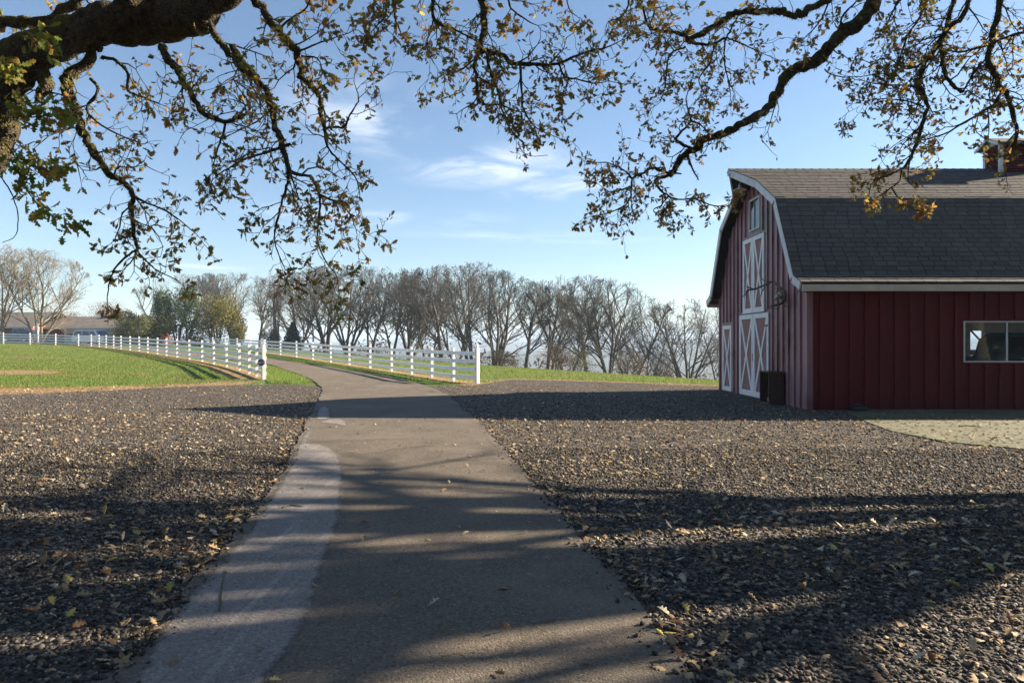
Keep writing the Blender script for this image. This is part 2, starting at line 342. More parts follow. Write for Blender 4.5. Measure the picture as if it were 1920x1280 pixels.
# paints and building materials
m, nt, b = newmat('barn_red'); p = wpos(nt)
c = ramp(nt, nz(nt, wpos(nt, (6,6,0.5)), 1.5, 6, 0.65), [(0.3, (0.082,0.007,0.009)), (0.7, (0.135,0.012,0.016))])
dirt = nz(nt, p, 0.9, 6, 0.6); c = mixcol(nt, mrange(nt, dirt, 0.52, 0.75, 0, 0.3), c, (0.07,0.020,0.020))
L(nt, c, b.inputs['Base Color']); b.inputs['Roughness'].default_value = 0.5; b.inputs['Specular IOR Level'].default_value = 0.22
bump(nt, b, nz(nt, wpos(nt, (25,25,1.5)), 1.5, 5), 0.25, 0.004); M['red'] = m
m, nt, b = newmat('skylit_barn_red'); p = wpos(nt)  # paler, pinkish copy of the barn red; sky reflection painted into the colour
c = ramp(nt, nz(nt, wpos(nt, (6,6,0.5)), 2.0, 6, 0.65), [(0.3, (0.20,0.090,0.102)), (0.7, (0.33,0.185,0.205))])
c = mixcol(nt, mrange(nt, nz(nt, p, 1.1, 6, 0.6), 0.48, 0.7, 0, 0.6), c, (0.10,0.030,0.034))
sp = N(nt, 'ShaderNodeSeparateXYZ'); L(nt, p, sp.inputs[0])
# green algae stain below the loft window on the gable
def band(lo, hi, s, soft):
    a_ = mrange(nt, s, lo - soft, lo + soft); b_ = mrange(nt, s, hi - soft, hi + soft, 1.0, 0.0)
    mm = N(nt, 'ShaderNodeMath', operation='MULTIPLY'); L(nt, a_, mm.inputs[0]); L(nt, b_, mm.inputs[1]); return mm.outputs[0]
def mul(a_, b_):
    mm = N(nt, 'ShaderNodeMath', operation='MULTIPLY'); L(nt, a_, mm.inputs[0]); L(nt, b_, mm.inputs[1]); return mm.outputs[0]
alg = mul(mul(band(17.9, 19.4, sp.outputs['Y'], 0.35), band(4.45, 5.15, sp.outputs['Z'], 0.25)), band(6.0, 6.9, sp.outputs['X'], 0.02))
alg = mul(alg, mrange(nt, nz(nt, p, 2.5, 4), 0.35, 0.6, 0.2, 0.85))
c = mixcol(nt, alg, c, (0.085,0.12,0.06))
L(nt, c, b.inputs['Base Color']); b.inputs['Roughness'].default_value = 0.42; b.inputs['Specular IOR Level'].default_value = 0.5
bump(nt, b, nz(nt, wpos(nt, (25,25,1.5)), 1.5, 5), 0.25, 0.004); M['skylit_red'] = m
M['door_red'] = simple('weathered_door_red', (0.27,0.125,0.115), 0.7, 0.2, 5.0, stretch=(5,5,0.5))
M['white'] = simple('white_paint', (0.70,0.70,0.70), 0.5, 0.10, 7.0)
M['fence_white'] = simple('fence_white', (0.74,0.74,0.74), 0.5, 0.10, 3.0)
M['trim'] = simple('trim_white', (0.60,0.60,0.60), 0.55, 0.12, 4.0)
M['fascia'] = simple('cream_fascia', (0.50,0.45,0.36), 0.6, 0.12, 3.0)
M['soffit'] = simple('soffit', (0.16,0.10,0.10), 0.8, 0.2, 3.0)
m, nt, b = newmat('shingle'); rv = pervar(nt); p = wpos(nt)
c = ramp(nt, rv, [(0.0, (0.085,0.077,0.070)), (0.5, (0.110,0.098,0.086)), (1.0, (0.138,0.122,0.104))])
c = mixcol(nt, mrange(nt, nz(nt, p, 60, 4, 0.7), 0.3, 0.7, 0, 0.5), c, (0.08,0.075,0.07))
c = mixcol(nt, mrange(nt, nz(nt, p, 0.6, 5, 0.6), 0.5, 0.75, 0, 0.4), c, (0.15,0.135,0.105))
L(nt, c, b.inputs['Base Color']); b.inputs['Roughness'].default_value = 0.9; b.inputs['Specular IOR Level'].default_value = 0.2
bump(nt, b, nz(nt, p, 90, 3), 0.4, 0.004); M['shingle'] = m
M['roof_deck'] = simple('roof_deck', (0.035,0.033,0.032), 0.95, 0.2, 8.0)
m, nt, b = newmat('glass'); b.inputs['Base Color'].default_value = (0.75,0.80,0.82,1); b.inputs['Roughness'].default_value = 0.03
b.inputs['IOR'].default_value = 1.45
tr = N(nt, 'ShaderNodeBsdfTransparent'); tr.inputs[0].default_value = (0.88,0.92,0.94,1)
gl = N(nt, 'ShaderNodeBsdfGlossy', i_Roughness=0.03); fr = N(nt, 'ShaderNodeFresnel', i_IOR=1.6)
dif = N(nt, 'ShaderNodeBsdfDiffuse'); dif.inputs[0].default_value = (0.35,0.40,0.42,1)
dm = N(nt, 'ShaderNodeMixShader'); L(nt, mrange(nt, nz(nt, wpos(nt), 4, 5, 0.7), 0.35, 0.8, 0.02, 0.16), dm.inputs[0]); L(nt, tr.outputs[0], dm.inputs[1]); L(nt, dif.outputs[0], dm.inputs[2])
mx = N(nt, 'ShaderNodeMixShader'); L(nt, fr.outputs[0], mx.inputs[0]); L(nt, dm.outputs[0], mx.inputs[1]); L(nt, gl.outputs[0], mx.inputs[2])
L(nt, mx.outputs[0], nt.nodes['Material Output'].inputs['Surface']); M['glass'] = m
m, nt, b = newmat('dark_glass'); b.inputs['Base Color'].default_value = (0.02,0.028,0.035,1); b.inputs['Roughness'].default_value = 0.04; b.inputs['Specular IOR Level'].default_value = 0.9; M['dark_glass'] = m
M['dark'] = simple('dark_interior', (0.02,0.018,0.018), 0.9, 0.3)
M['bounce_panel'] = simple('bounce_boards', (0.62,0.61,0.57), 0.8, 0.15, 3.0, stretch=(5,5,0.5))
M['plank'] = simple('interior_plank', (0.12,0.085,0.06), 0.85, 0.35, 3.0, stretch=(4,4,0.5))
M['walnut'] = simple('dark_stained_wood', (0.055,0.030,0.020), 0.5, 0.5, 12.0, stretch=(1,1,4))
M['bone'] = simple('antler', (0.16,0.13,0.09), 0.6, 0.5, 9.0)
M['skull'] = simple('skull_bone', (0.42,0.37,0.30), 0.7, 0.25, 9.0)
M['plaque'] = simple('plaque_wood', (0.13,0.06,0.045), 0.55, 0.3, 9.0)
M['enamel'] = simple('white_enamel', (0.72,0.70,0.66), 0.35, 0.08, 9.0)
M['bulb'] = simple('milk_glass', (0.80,0.79,0.76), 0.15, 0.04, 9.0)
M['metal'] = simple('dull_metal', (0.35,0.35,0.36), 0.4, 0.2, 9.0, metal=0.8)
M['black'] = simple('black_plastic', (0.015,0.015,0.017), 0.5, 0.3, 9.0)
M['rubber'] = simple('tyre_rubber', (0.02,0.02,0.02), 0.8, 0.2, 9.0)
M['pole'] = simple('pole_wood', (0.13,0.075,0.05), 0.85, 0.4, 3.0, stretch=(8,8,0.6))
M['brick'] = simple('red_house_siding', (0.19,0.052,0.034), 0.75, 0.3, 2.0, stretch=(5,5,0.4))
M['house_roof'] = simple('house_shingles', (0.145,0.125,0.105), 0.9, 0.25, 2.0)
M['garage'] = simple('garage_door_paint', (0.55,0.54,0.52), 0.5, 0.08, 2.0)
M['van_paint'] = simple('silver_van_paint', (0.42,0.46,0.50), 0.25, 0.06, 2.0, metal=0.3)
M['suv_paint'] = simple('dark_blue_car_paint', (0.05,0.075,0.11), 0.22, 0.08, 2.0, metal=0.3)
M['truck_paint'] = simple('blue_truck_paint', (0.12,0.31,0.50), 0.22, 0.10, 2.0)
M['chrome'] = simple('chrome', (0.75,0.75,0.75), 0.12, 0.05, 2.0, metal=1.0)
M['lamp_glass'] = simple('lamp_lens', (0.7,0.7,0.66), 0.15, 0.05, 2.0)
M['red_lens'] = simple('red_lens', (0.35,0.02,0.02), 0.2, 0.05, 2.0)
M['sign_blue'] = simple('sign_blue', (0.012,0.018,0.085), 0.45, 0.1, 9.0)
M['sign_white'] = simple('sign_lettering', (0.75,0.75,0.78), 0.5, 0.05, 9.0)
M['hill'] = simple('far_woods', (0.045,0.05,0.035), 0.95, 0.5, 0.02)
# ================================================================== THE SETTING
def axis_coords(fine0, fine1, step, lo, hi, g=1.16):
    a = list(np.arange(fine0, fine1 + 1e-6, step)); s = step; x = fine1
    while x < hi: s *= g; x += s; a.append(x)
    s = step; x = fine0; pre = []
    while x > lo: s *= g; x -= s; pre.append(x)
    return pre[::-1] + a
gx = axis_coords(-72, 40, 0.8, -6000, 6000); gy = axis_coords(-4, 112, 0.8, -1500, 7000)
V = np.array([(x, y, H(x, y)) for y in gy for x in gx]); nx = len(gx)
idx = np.arange(len(V)).reshape(len(gy), nx)
Fq = np.stack([idx[:-1,:-1], idx[:-1,1:], idx[1:,1:], idx[1:,:-1]], -1).reshape(-1, 4)
struct(link('ground', npmesh('ground', V, Fq, M['ground'])))

def interp(pts, x):
    if x <= pts[0][0]: return pts[0][1]
    for (a, fa), (b_, fb) in zip(pts, pts[1:]):
        if x <= b_: return fa + (fb - fa) * (x - a) / (b_ - a)
    return pts[-1][1]
def wig(x, s=1.0, seed=0.0): return mnoise.noise(Vector((x * s, seed, 0.3)))
def sheet(name, xs, y0, y1, n, dz, mat):              # a sheet between the lines y0(x) and y1(x)
    Vv = []
    for x in xs:
        a, b_ = y0(x), y1(x)
        for j in range(n + 1):
            y = a + (b_ - a) * j / n; Vv.append((x, y, H(x, y) + dz))
    k = n + 1; ii = np.arange(len(xs) * k).reshape(len(xs), k)
    Fq = np.stack([ii[:-1,:-1], ii[1:,:-1], ii[1:,1:], ii[:-1,1:]], -1).reshape(-1, 4)
    return struct(link(name, npmesh(name, np.array(Vv), Fq, mat)))
def ribbon(name, left, right, n, dz, mat):            # a sheet between two lists of ground points
    def resample(P, k):
        P = [Vector((p[0], p[1], 0)) for p in P]; d = [0]
        for a, b_ in zip(P, P[1:]): d.append(d[-1] + (b_ - a).length)
        out_ = []
        for i in range(k):
            t = d[-1] * i / (k - 1)
            for q in range(len(P) - 1):
                if t <= d[q+1] + 1e-9: break
            u = (t - d[q]) / max(1e-9, d[q+1] - d[q]); out_.append(P[q].lerp(P[q+1], u))
        return out_
    k = n; A = resample(left, k); B = resample(right, k); W = 10; Vv = []
    for i in range(k):
        for j in range(W + 1):
            q = A[i].lerp(B[i], j / W)
            if j in (0, W): q = q + Vector((wig(q.y, 1.4, j) * 0.07 + wig(q.y, 6.0, j) * 0.045, wig(q.y, 2.0, j + 5) * 0.02, 0))
            Vv.append((q.x, q.y, H(q.x, q.y) + dz))
    ii = np.arange(k * (W+1)).reshape(k, W+1)
    Fq = np.stack([ii[:-1,:-1], ii[:-1,1:], ii[1:,1:], ii[1:,:-1]], -1).reshape(-1, 4)
    return struct(link(name, npmesh(name, np.array(Vv), Fq, mat)))
def spline(P, per=8):
    P = [Vector((p[0], p[1], p[2] if len(p) > 2 else 0)) for p in P]; o = []
    for i in range(len(P) - 1):
        p0, p1, p2, p3 = P[max(i-1,0)], P[i], P[i+1], P[min(i+2,len(P)-1)]
        for k in range(per):
            t = k / per
            o.append(0.5 * ((2*p1) + (p2-p0)*t + (2*p0-5*p1+4*p2-p3)*t*t + (3*p1-p0-3*p2+p3)*t*t*t))
    o.append(P[-1]); return o

# far edge of the gravel yard
gp = [gpx(*q) for q in ((0,741),(180,734),(330,726),(480,721),(560,721),(600,726),(700,726),(830,723),(895,722),(960,712),(1120,716),(1345,725))]
GE = [(-60, 12.0), (-24, 15.5)] + [(p.x, p.y) for p in gp] + [(16, 25.5), (45, 24)]
GE = sorted(GE)
def gravel_edge(x): return interp(GE, x) + 0.25 * wig(x, 1.3, 1) + 0.12 * wig(x, 5.0, 2)
xs = list(np.arange(-60, 45.1, 0.25))
sheet('gravel_yard', xs, lambda x: -12.0, gravel_edge, 90, 0.014, M['gravel'])

# driveway
left_e = [(-1.3,-12),(-1.45,-4)] + [gpx(*q)[:2] for q in ((232,1279),(335,1130),(455,1000),(522,900),(549,850),(573,800),(590,765),(601,740),(600,726),(583,712),(560,702),(530,692),(500,683))] + [(-21,48.5),(-31,61),(-43,76),(-53,84.5),(-64,88),(-95,89)]
right_e = [(1.3,-12),(1.0,-4)] + [gpx(*q)[:2] for q in ((1281,1279),(1156,1087),(1100,1037),(972,876),(890,787),(830,737),(790,722),(750,712),(690,700),(620,689),(560,681),(497,672))] + [(-24.5,57.5),(-37,71.5),(-48,81),(-57,92.5),(-66,93.5),(-95,94)]
LE = spline(left_e, 6); RE = spline(right_e, 6)
ribbon('driveway', LE, RE, 900, 0.034, M['asphalt'])
def on_road(x, y):
    if y > 40: return False
    return interp([(p.y, p.x) for p in LE if p.y < 41], y) - 0.05 < x < interp([(p.y, p.x) for p in RE if p.y < 41], y) + 0.05
roadL = [(p.y, p.x) for p in LE if p.y < 30]; roadR = [(p.y, p.x) for p in RE if p.y < 22]

# paler resurfaced patches lying on the driveway
def patch(name, outline, dz, mat=None, rim=0.17, cell=0.05):
    P = np.array([p[:2] for p in spline([tuple(gpx(*q)) for q in outline + outline[:1]], 6)[:-1]]); Q = np.roll(P, -1, 0)
    x0, y0 = P.min(0) - 0.1; x1, y1 = P.max(0) + 0.1; cx_ = max(cell, (x1-x0)/90); cy_ = max(cell, (y1-y0)/140)
    X, Y = np.meshgrid(np.arange(x0, x1+cx_, cx_), np.arange(y0, y1+cy_, cy_)); G = np.stack([X.ravel(), Y.ravel()], -1)
    ins = np.zeros(len(G), bool); dist = np.full(len(G), 9.0)
    for a, c in zip(P, Q):
        ins ^= ((a[1] > G[:,1]) != (c[1] > G[:,1])) & (G[:,0] < (c[0]-a[0])*(G[:,1]-a[1])/(c[1]-a[1]+1e-12)+a[0])
        d = c-a; u = np.clip(((G-a)@d)/(d@d+1e-12), 0, 1); dist = np.minimum(dist, np.linalg.norm(G-a-u[:,None]*d, axis=1))
    sd_ = np.where(ins, dist, -dist); ii = np.arange(len(G)).reshape(X.shape)
    Fq = np.stack([ii[:-1,:-1], ii[:-1,1:], ii[1:,1:], ii[1:,:-1]], -1).reshape(-1, 4); Fq = Fq[(sd_[Fq] > -0.02).any(1)]
    use, inv = np.unique(Fq, return_inverse=True); V = np.array([(G[k][0], G[k][1], H(*G[k]) + dz) for k in use])
    me = npmesh(name, V, inv.reshape(-1, 4), mat or M['patch']); at = me.attributes.new('rim', 'FLOAT', 'POINT'); at.data.foreach_set('value', np.clip(sd_[use]/rim, 0, 1).astype(np.float32))
    return struct(link(name, me))
patch('driveway_patch', [(120,1420),(240,1272),(300,1185),(390,1075),(460,1000),(524,903),(546,858),(566,818),(582,797),(597,792),(590,812),(584,834),(608,838),(638,853),(650,885),(650,935),(645,985),(628,1040),(612,1090),(600,1140),(585,1190),(560,1235),(520,1276),(440,1420)], 0.039)
patch('driveway_patch', [(590,772),(600,765),(620,766),(624,777),(622,788),(600,790),(588,789)], 0.039, None, 0.2)
patch('driveway_patch', [(596,796),(612,790),(638,789),(653,796),(646,806),(632,813),(638,803),(622,798)], 0.039, None, 0.12)
patch('driveway_patch', [(846,757),(856,760),(880,778),(891,787),(880,786),(862,772)], 0.039)
patch('driveway_patch', [(908,815),(920,822),(945,845),(961,864),(948,862),(926,843),(910,826)], 0.039)

# concrete apron along the barn's long wall
def pad_near(x): return interp([(6.66,12.0),(6.72,11.3),(6.80,10.7),(7.0,10.4),(7.4,10.1),(8,9.9),(13,9.8),(22,9.6)], x) + 0.12 * wig(x, 2.5, 9) + 0.07 * wig(x, 9.0, 9)
def pad_far(x): return interp([(6.66,12.02),(6.78,12.6),(6.95,13.4),(7.15,14.2),(7.35,15.0),(7.6,15.5),(8.0,15.9),(22,15.9)], x) + (0.05 * wig(x, 6.0, 3) if x < 7.6 else 0)
def on_pad(x, y): return 6.66 < x < 22 and pad_near(x) < y < pad_far(x)
sheet('concrete_apron', list(np.arange(6.66, 8.2, 0.03)) + list(np.arange(8.2, 22.01, 0.12)), pad_near, pad_far, 40, 0.028, M['concrete'])

# leaf-strewn soil along the lawn's edge, under the fences and along the field
sheet('leaf_strewn_verge', list(np.arange(-24, -9.2, 0.15)), lambda x: gravel_edge(x) - 0.1,
      lambda x: gravel_edge(x) + interp([(-24,3.5),(-13.5,3.6),(-11.2,2.4),(-9.2,1.6)], x) + 0.7 * wig(x, 1.2, 4), 10, 0.010, M['soil'])
sheet('leaf_strewn_verge', list(np.arange(-1.9, 14, 0.2)), lambda x: gravel_edge(x) - 0.1,
      lambda x: gravel_edge(x) + 0.9 + 0.5 * wig(x, 1.5, 4), 5, 0.010, M['soil'])

# bare turned soil in the lawn
patch('bare_soil_patch', [(-60,694),(0,694),(60,694),(127,697),(110,702),(60,703),(0,704),(-60,704)], 0.012, M['soil_patch'], 0.9)
patch('bare_soil_patch', [(18,674),(28,668),(62,665),(75,666),(60,669),(34,675)], 0.012, M['soil_patch'], 1.2)
# fence lines (photograph pixel x, depth)
FL = [(495,26.5),(481,28.2),(467,30),(449,32.6),(425,36),(401,39),(379,42),(355,45),(332,48.2),(312,51.3),(295,54.3),(277,57.6),(261,61),(244,64),(227,67.2),(213,70.3),(199,73),(186,75.3),(171,77.4),(147,79.6),(104,81.5),(56,82.7),(6,83.6),(-50,84.3),(-106,85)]
FR = [(895,25.6),(850,26.9),(809.5,29.3),(772,32),(734,34.8),(694,38.2),(655,42),(620,46),(587,51),(556,56),(526,61.5),(497,67),(470,72.5),(444.5,78),(422,82.5),(399,87),(380,91),(359,95),(332,99),(310,103),(282,108)]
def fpts(Fl): return [Vector(((x-960)/F*Y, Y, H((x-960)/F*Y, Y))) for x, Y in Fl]
PL, PR = fpts(FL), fpts(FR)
def offs(P, d):
    o = []
    for i, p in enumerate(P):
        t = (P[min(i+1,len(P)-1)] - P[max(i-1,0)]); n = Vector((-t.y, t.x, 0)).normalized(); o.append(p + n * d)
    return o
ribbon('fence_soil_strip', offs(PL[:20], 1.15), offs(PL[:20], -0.35), 90, 0.016, M['soil'])
ribbon('fence_soil_strip', offs(PR[:12], 0.35), offs(PR[:12], -0.5), 60, 0.012, M['soil'])
# grass verges between fence and driveway
ribbon('grass_verge', [gpx(*q) for q in ((503,719),(496,706),(500,697),(505,690),(507,687))], [gpx(*q) for q in ((586,717),(572,708),(553,701),(530,693),(512,687))], 24, 0.019, M['verge'])
ribbon('grass_verge', offs(PR[1:9], 0.55), [gpx(*q) for q in ((836,722),(792,718),(752,709),(692,697),(648,691),(600,684),(563,679),(536,675))], 40, 0.018, M['verge'])

# far hills across the valley
def ridge(name, Y, top, amp, base, wid, seed):
    xs_ = np.arange(-6500, 6501, 60); Vv = []
    for x in xs_:
        h = top + amp * (mnoise.fractal(Vector((x/900.0, seed, 0)), 1.0, 2.0, 5) + 0.25 * mnoise.noise(Vector((x/70.0, seed, 2))))
        for (dy_, k_) in ((-wid, 0), (-wid*0.45, 0.62), (0, 1), (wid*0.6, 0.6), (wid*1.3, 0)):
            Vv.append((x, Y + dy_ + 120*mnoise.noise(Vector((x/500.0, seed, 5))), base + (h - base) * k_))
    ii = np.arange(len(Vv)).reshape(len(xs_), 5)
    Fq = np.stack([ii[:-1,:-1], ii[1:,:-1], ii[1:,1:], ii[:-1,1:]], -1).reshape(-1, 4)
    return struct(link(name, npmesh(name, np.array(Vv), Fq, M['hill'])))
ridge('hills', 1500, -20, 7, -46, 260, 1.0)
ridge('hills', 2700, -3, 11, -46, 500, 4.0)
ridge('hills', 4700, 22, 18, -46, 800, 8.0)

# ================================================================== FENCES
def finial(mb, x, y, z, w):                          # pointed post cap
    mb.box(x-w*0.68, x+w*0.68, y-w*0.68, y+w*0.68, z, z+0.025)
    mb.lathe([(w*0.42, 0.025), (w*0.58, 0.06), (w*0.55, 0.085), (w*0.28, 0.125), (0.008, 0.165)], (x, y, z), 8)
def rail_fence(name, P, label, near, endpost, post_w=0.105, ph=1.32, heights=(0.23, 0.53, 0.83, 1.13)):
    t = empty(name, P[0], label, 'fence', 'white board fences along the driveway')
    for i, p in enumerate(P):
        d = (P[min(i+1,len(P)-1)] - P[max(i-1,0)]); ang = math.atan2(d.y, d.x)
        mb = MB(); w = post_w/2; mb.box(-w, w, -w, w, -0.3, ph)
        if i == 0 and endpost: mb = MB(); mb.box(-w*1.25, w*1.25, -w*1.25, w*1.25, -0.3, ph+0.02); finial(mb, 0, 0, ph+0.022, w*1.25)
        o = mb.build('post', M['fence_white'], None)
        o.location = p; o.rotation_euler = (rnd.uniform(-.01,.01), rnd.uniform(-.01,.01), ang)
        o.parent = t; o.matrix_parent_inverse = wm(t).inverted()
    off = (post_w/2 + 0.019) * near
    for i in range(len(P)-1):
        a, b_ = P[i], P[i+1]; dv = (b_ - a); n = Vector((-dv.y, dv.x, 0)).normalized()
        if n.y > 0: n = -n                              # n looks towards the camera
        sh = n * off; e = dv.normalized() * 0.004
        for h in heights:
            j = rnd.uniform(-.008, .008)
            MB().bar(a + sh + e + Vector((0,0,h+j)), b_ + sh - e + Vector((0,0,h+j*0.5)), 0.032, 0.145).build('rail', M['fence_white'], t)
    return t
rail_fence('board_fence', PL, 'white board fence curving along the left lawn up to the house', -1, True)
rail_fence('board_fence', PR, 'white board fence along the far right side of the driveway bend', 1, True)

# round security sign on the end post of the left fence
sx, sy = PL[0].x, PL[0].y; sz = PL[0].z
t = empty('security_sign', (sx+0.02, sy-0.35, sz), 'dark blue octagonal security sign with white letters at the left fence end post', 'sign')
MB().box(sx+0.01, sx+0.03, sy-0.34, sy-0.325, sz-0.2, sz+0.66).build('stake', M['metal'], t)
oc = [(sx+0.02+0.145*math.cos(R(22.5+45*i)), sz+0.68+0.145*math.sin(R(22.5+45*i))) for i in range(8)]
MB().prism(oc, 'y', sy-0.362, sy-0.342).build('sign_plate', M['sign_blue'], t, bevel=0.002)
oc2 = [(sx+0.02+0.137*math.cos(R(22.5+45*i)), sz+0.68+0.137*math.sin(R(22.5+45*i))) for i in range(8)]
mb = MB()
for i in range(8):
    a, b_ = oc2[i], oc2[(i+1)%8]; mb.bar((a[0], sy-0.3645, a[1]), (b_[0], sy-0.3645, b_[1]), 0.003, 0.008)
mb.build('border', M['sign_white'], t)
cu = bpy.data.curves.new('lettering', 'FONT'); cu.body = 'ADT'; cu.size = 0.135; cu.align_x = 'CENTER'; cu.align_y = 'CENTER'; cu.extrude = 0.002
cu.space_character = 0.92; cu.shear = 0.15
tmp = bpy.data.objects.new('tmp_text', cu); col.objects.link(tmp)
bpy.context.view_layer.update(); dg = bpy.context.evaluated_depsgraph_get()
me = bpy.data.meshes.new_from_object(tmp.evaluated_get(dg)); bpy.data.objects.remove(tmp)
me.materials.clear(); me.materials.append(M['sign_white'])
me.transform(Matrix.Translation((sx+0.02, sy-0.3655, sz+0.675)) @ Matrix.Rotation(R(90), 4, 'X'))
link('lettering', me, t)
# ================================================================== THE BARN
X0, X1, YN, YF = 6.85, 20.2, 15.80, 22.48           # gable plane, far gable, near wall, far wall
YR = (YN + YF) / 2
barn = empty('barn', (X0, YN, 0), 'red gambrel-roofed barn with white cross-braced doors on the right', 'barn')
WT = 0.12
EAV = (15.40, 2.93); KICK = (15.82, 3.12); BRK = (16.89, 5.12); RDG = (YR, 6.41)
XR = 6.54; XA = 6.09; XE = 20.5
def mir(p): return (2*YR - p[0], p[1])
# gable walls (profile a little below the roof)
prof = [(YN, -0.3), (YN, 2.96), (16.98, 5.02), (YR, 6.27), (2*YR-16.98, 5.02), (YF, 2.96), (YF, -0.3)]
gw = MB().prism(prof, 'x', X0, X0 + WT).build('gable_wall', M['skylit_red'], barn)
# far gable, unseen; wide opening added to let sunlight into the barn
gw2 = MB(); DO0, DO1, DOZ = 17.4, 20.6, 2.75
gw2.prism([(YN,-0.3),(YN,2.96),(16.98,5.02),(DO0,5.254),(DO0,-0.3)], 'x', X1-WT, X1); gw2.prism([(DO1,-0.3),(DO1,5.49),(2*YR-16.98,5.02),(YF,2.96),(YF,-0.3)], 'x', X1-WT, X1)
gw2.prism([(DO0+.001,DOZ),(DO0+.001,5.254),(YR,6.27),(DO1-.001,5.454),(DO1-.001,DOZ)], 'x', X1-WT, X1); gw2 = gw2.build('gable_wall', M['red'], barn)
# long wall with the window opening
WX0, WX1, WZ0, WZ1 = 10.44, 12.44, 1.12, 2.07
mb = MB()
a, b_ = X0 + WT + 0.002, X1 - WT - 0.002
mb.box(a, WX0, YN, YN+WT, -0.3, 3.0); mb.box(WX1, b_, YN, YN+WT, -0.3, 3.0)
mb.box(WX0, WX1, YN, YN+WT, -0.3, WZ0); mb.box(WX0, WX1, YN, YN+WT, WZ1, 3.0)
fw = mb.build('long_wall', M['red'], barn)
BX0, BX1, BZ0, BZ1 = 15.0, 15.45, 1.33, 1.95          # small opening in the far wall
mb = MB(); mb.box(a, BX0, YF-WT, YF, -0.3, 3.0); mb.box(BX1, b_, YF-WT, YF, -0.3, 3.0); mb.box(BX0, BX1, YF-WT, YF, -0.3, BZ0); mb.box(BX0, BX1, YF-WT, YF, BZ1, 3.0)
bw = mb.build('far_wall', M['red'], barn)
mb = MB(); ly0, ly1 = YF-WT-0.022, YF-WT-0.002                # white panels added on the far wall to bounce light inside
for q in ((a+0.02, BX0, 0.04, 2.95), (BX1, b_-0.02, 0.04, 2.95), (BX0, BX1, 0.04, BZ0), (BX0, BX1, BZ1, 2.95)): mb.box(q[0], q[1], ly0, ly1, q[2], q[3])
mb.build('bounce_panel', M['bounce_panel'], bw)
MB().bar((BX0, YF-WT-0.05, BZ1), (BX1, YF-WT-0.05, BZ0+0.15), 0.03, 0.07, up=(0,1,0)).build('brace', M['plank'], bw)
MB().box(a, b_, YN+WT+0.002, YF-WT-0.002, -0.2, 0.03).build('floor', M['concrete'], barn)
# roof height above the wall foot, for cutting battens
def roof_z(y):
    d = abs(y - YR)
    pts = [(0, 6.27), (YR-16.98, 5.02), (YR-YN, 2.96)]
    return interp(pts, d)
# battens on the gable
pitch = 0.347
doors = [(20.39, 18.10, 0, 2.46), (22.05, 21.13, 0, 2.2), (20.12, 18.40, 2.40, 4.64), (19.66, 18.71, 4.66, 5.70)]
y = YN + 0.045
while y < YF:
    segs = [(-0.05, roof_z(y) - 0.03)]
    for (ya, yb, za, zb) in doors:
        if yb - 0.06 < y < ya + 0.06:
            ns = []
            for (p, q) in segs:
                if za - p > 0.1: ns.append((p, min(q, za - 0.003)))
                if q - zb > 0.1: ns.append((max(p, zb + 0.003), q))
            segs = ns
    for (p, q) in segs:
        if q - p > 0.05: MB().box(X0-0.046, X0-0.001, y-0.045, y+0.045, p, q).build('batten', M['skylit_red'], gw)
    y += pitch
# battens on the long wall
x = X0 + 0.30
while x < X1:
    segs = [(-0.05, 2.72)]
    if WX0 - 0.09 < x < WX1 + 0.09: segs = [(-0.05, WZ0 - 0.05), (WZ1 + 0.05, 2.72)]
    for (p, q) in segs: MB().box(x-0.045, x+0.045, YN-0.042, YN-0.001, p, q).build('batten', M['red'], fw)
    x += pitch
MB().box(X0-0.05, X0+0.06, YN-0.052, YN-0.002, -0.1, 2.73).build('corner_board', M['skylit_red'], fw)
# roof: two slopes each side, with the pointed hood over the gable
BEND = 0.97
roof = None
TH = 0.10
def slope_slab(P, Q, x0, x1, hood=False):
    # slab from lower line P to upper line Q (both (y, z)), thickness below
    n = Vector((0, -(Q[1]-P[1]), (Q[0]-P[0]))); n = n if n.z > 0 else -n; n.normalize(); n *= TH
    if hood:
        k = (abs(Q[0]-P[0]) - BEND) / abs(Q[0]-P[0]); B = (P[0]+(Q[0]-P[0])*k, P[1]+(Q[1]-P[1])*k)
        top = [(x0, P[0], P[1]), (x0, B[0], B[1]), (XA, Q[0], Q[1]), (x1, Q[0], Q[1]), (x1, P[0], P[1])]
    else:
        top = [(x0, P[0], P[1]), (x0, Q[0], Q[1]), (x1, Q[0], Q[1]), (x1, P[0], P[1])]
    bot = [(q[0], q[1]-n.y, q[2]-n.z) for q in top]; k = len(top)
    return top + bot, [tuple(range(k)), tuple(range(2*k-1, k-1, -1))] + [(i, i+k, (i+1)%k+k, (i+1)%k) for i in range(k)]
mb = MB()
for f in (lambda p: p, mir):
    mb.add(*slope_slab(f(EAV), f(KICK), XR, XE)); mb.add(*slope_slab(f(KICK), f(BRK), XR, XE)); mb.add(*slope_slab(f(BRK), f(RDG), XR, XE, True))
roof = mb.build('roof', M['roof_deck'], barn)
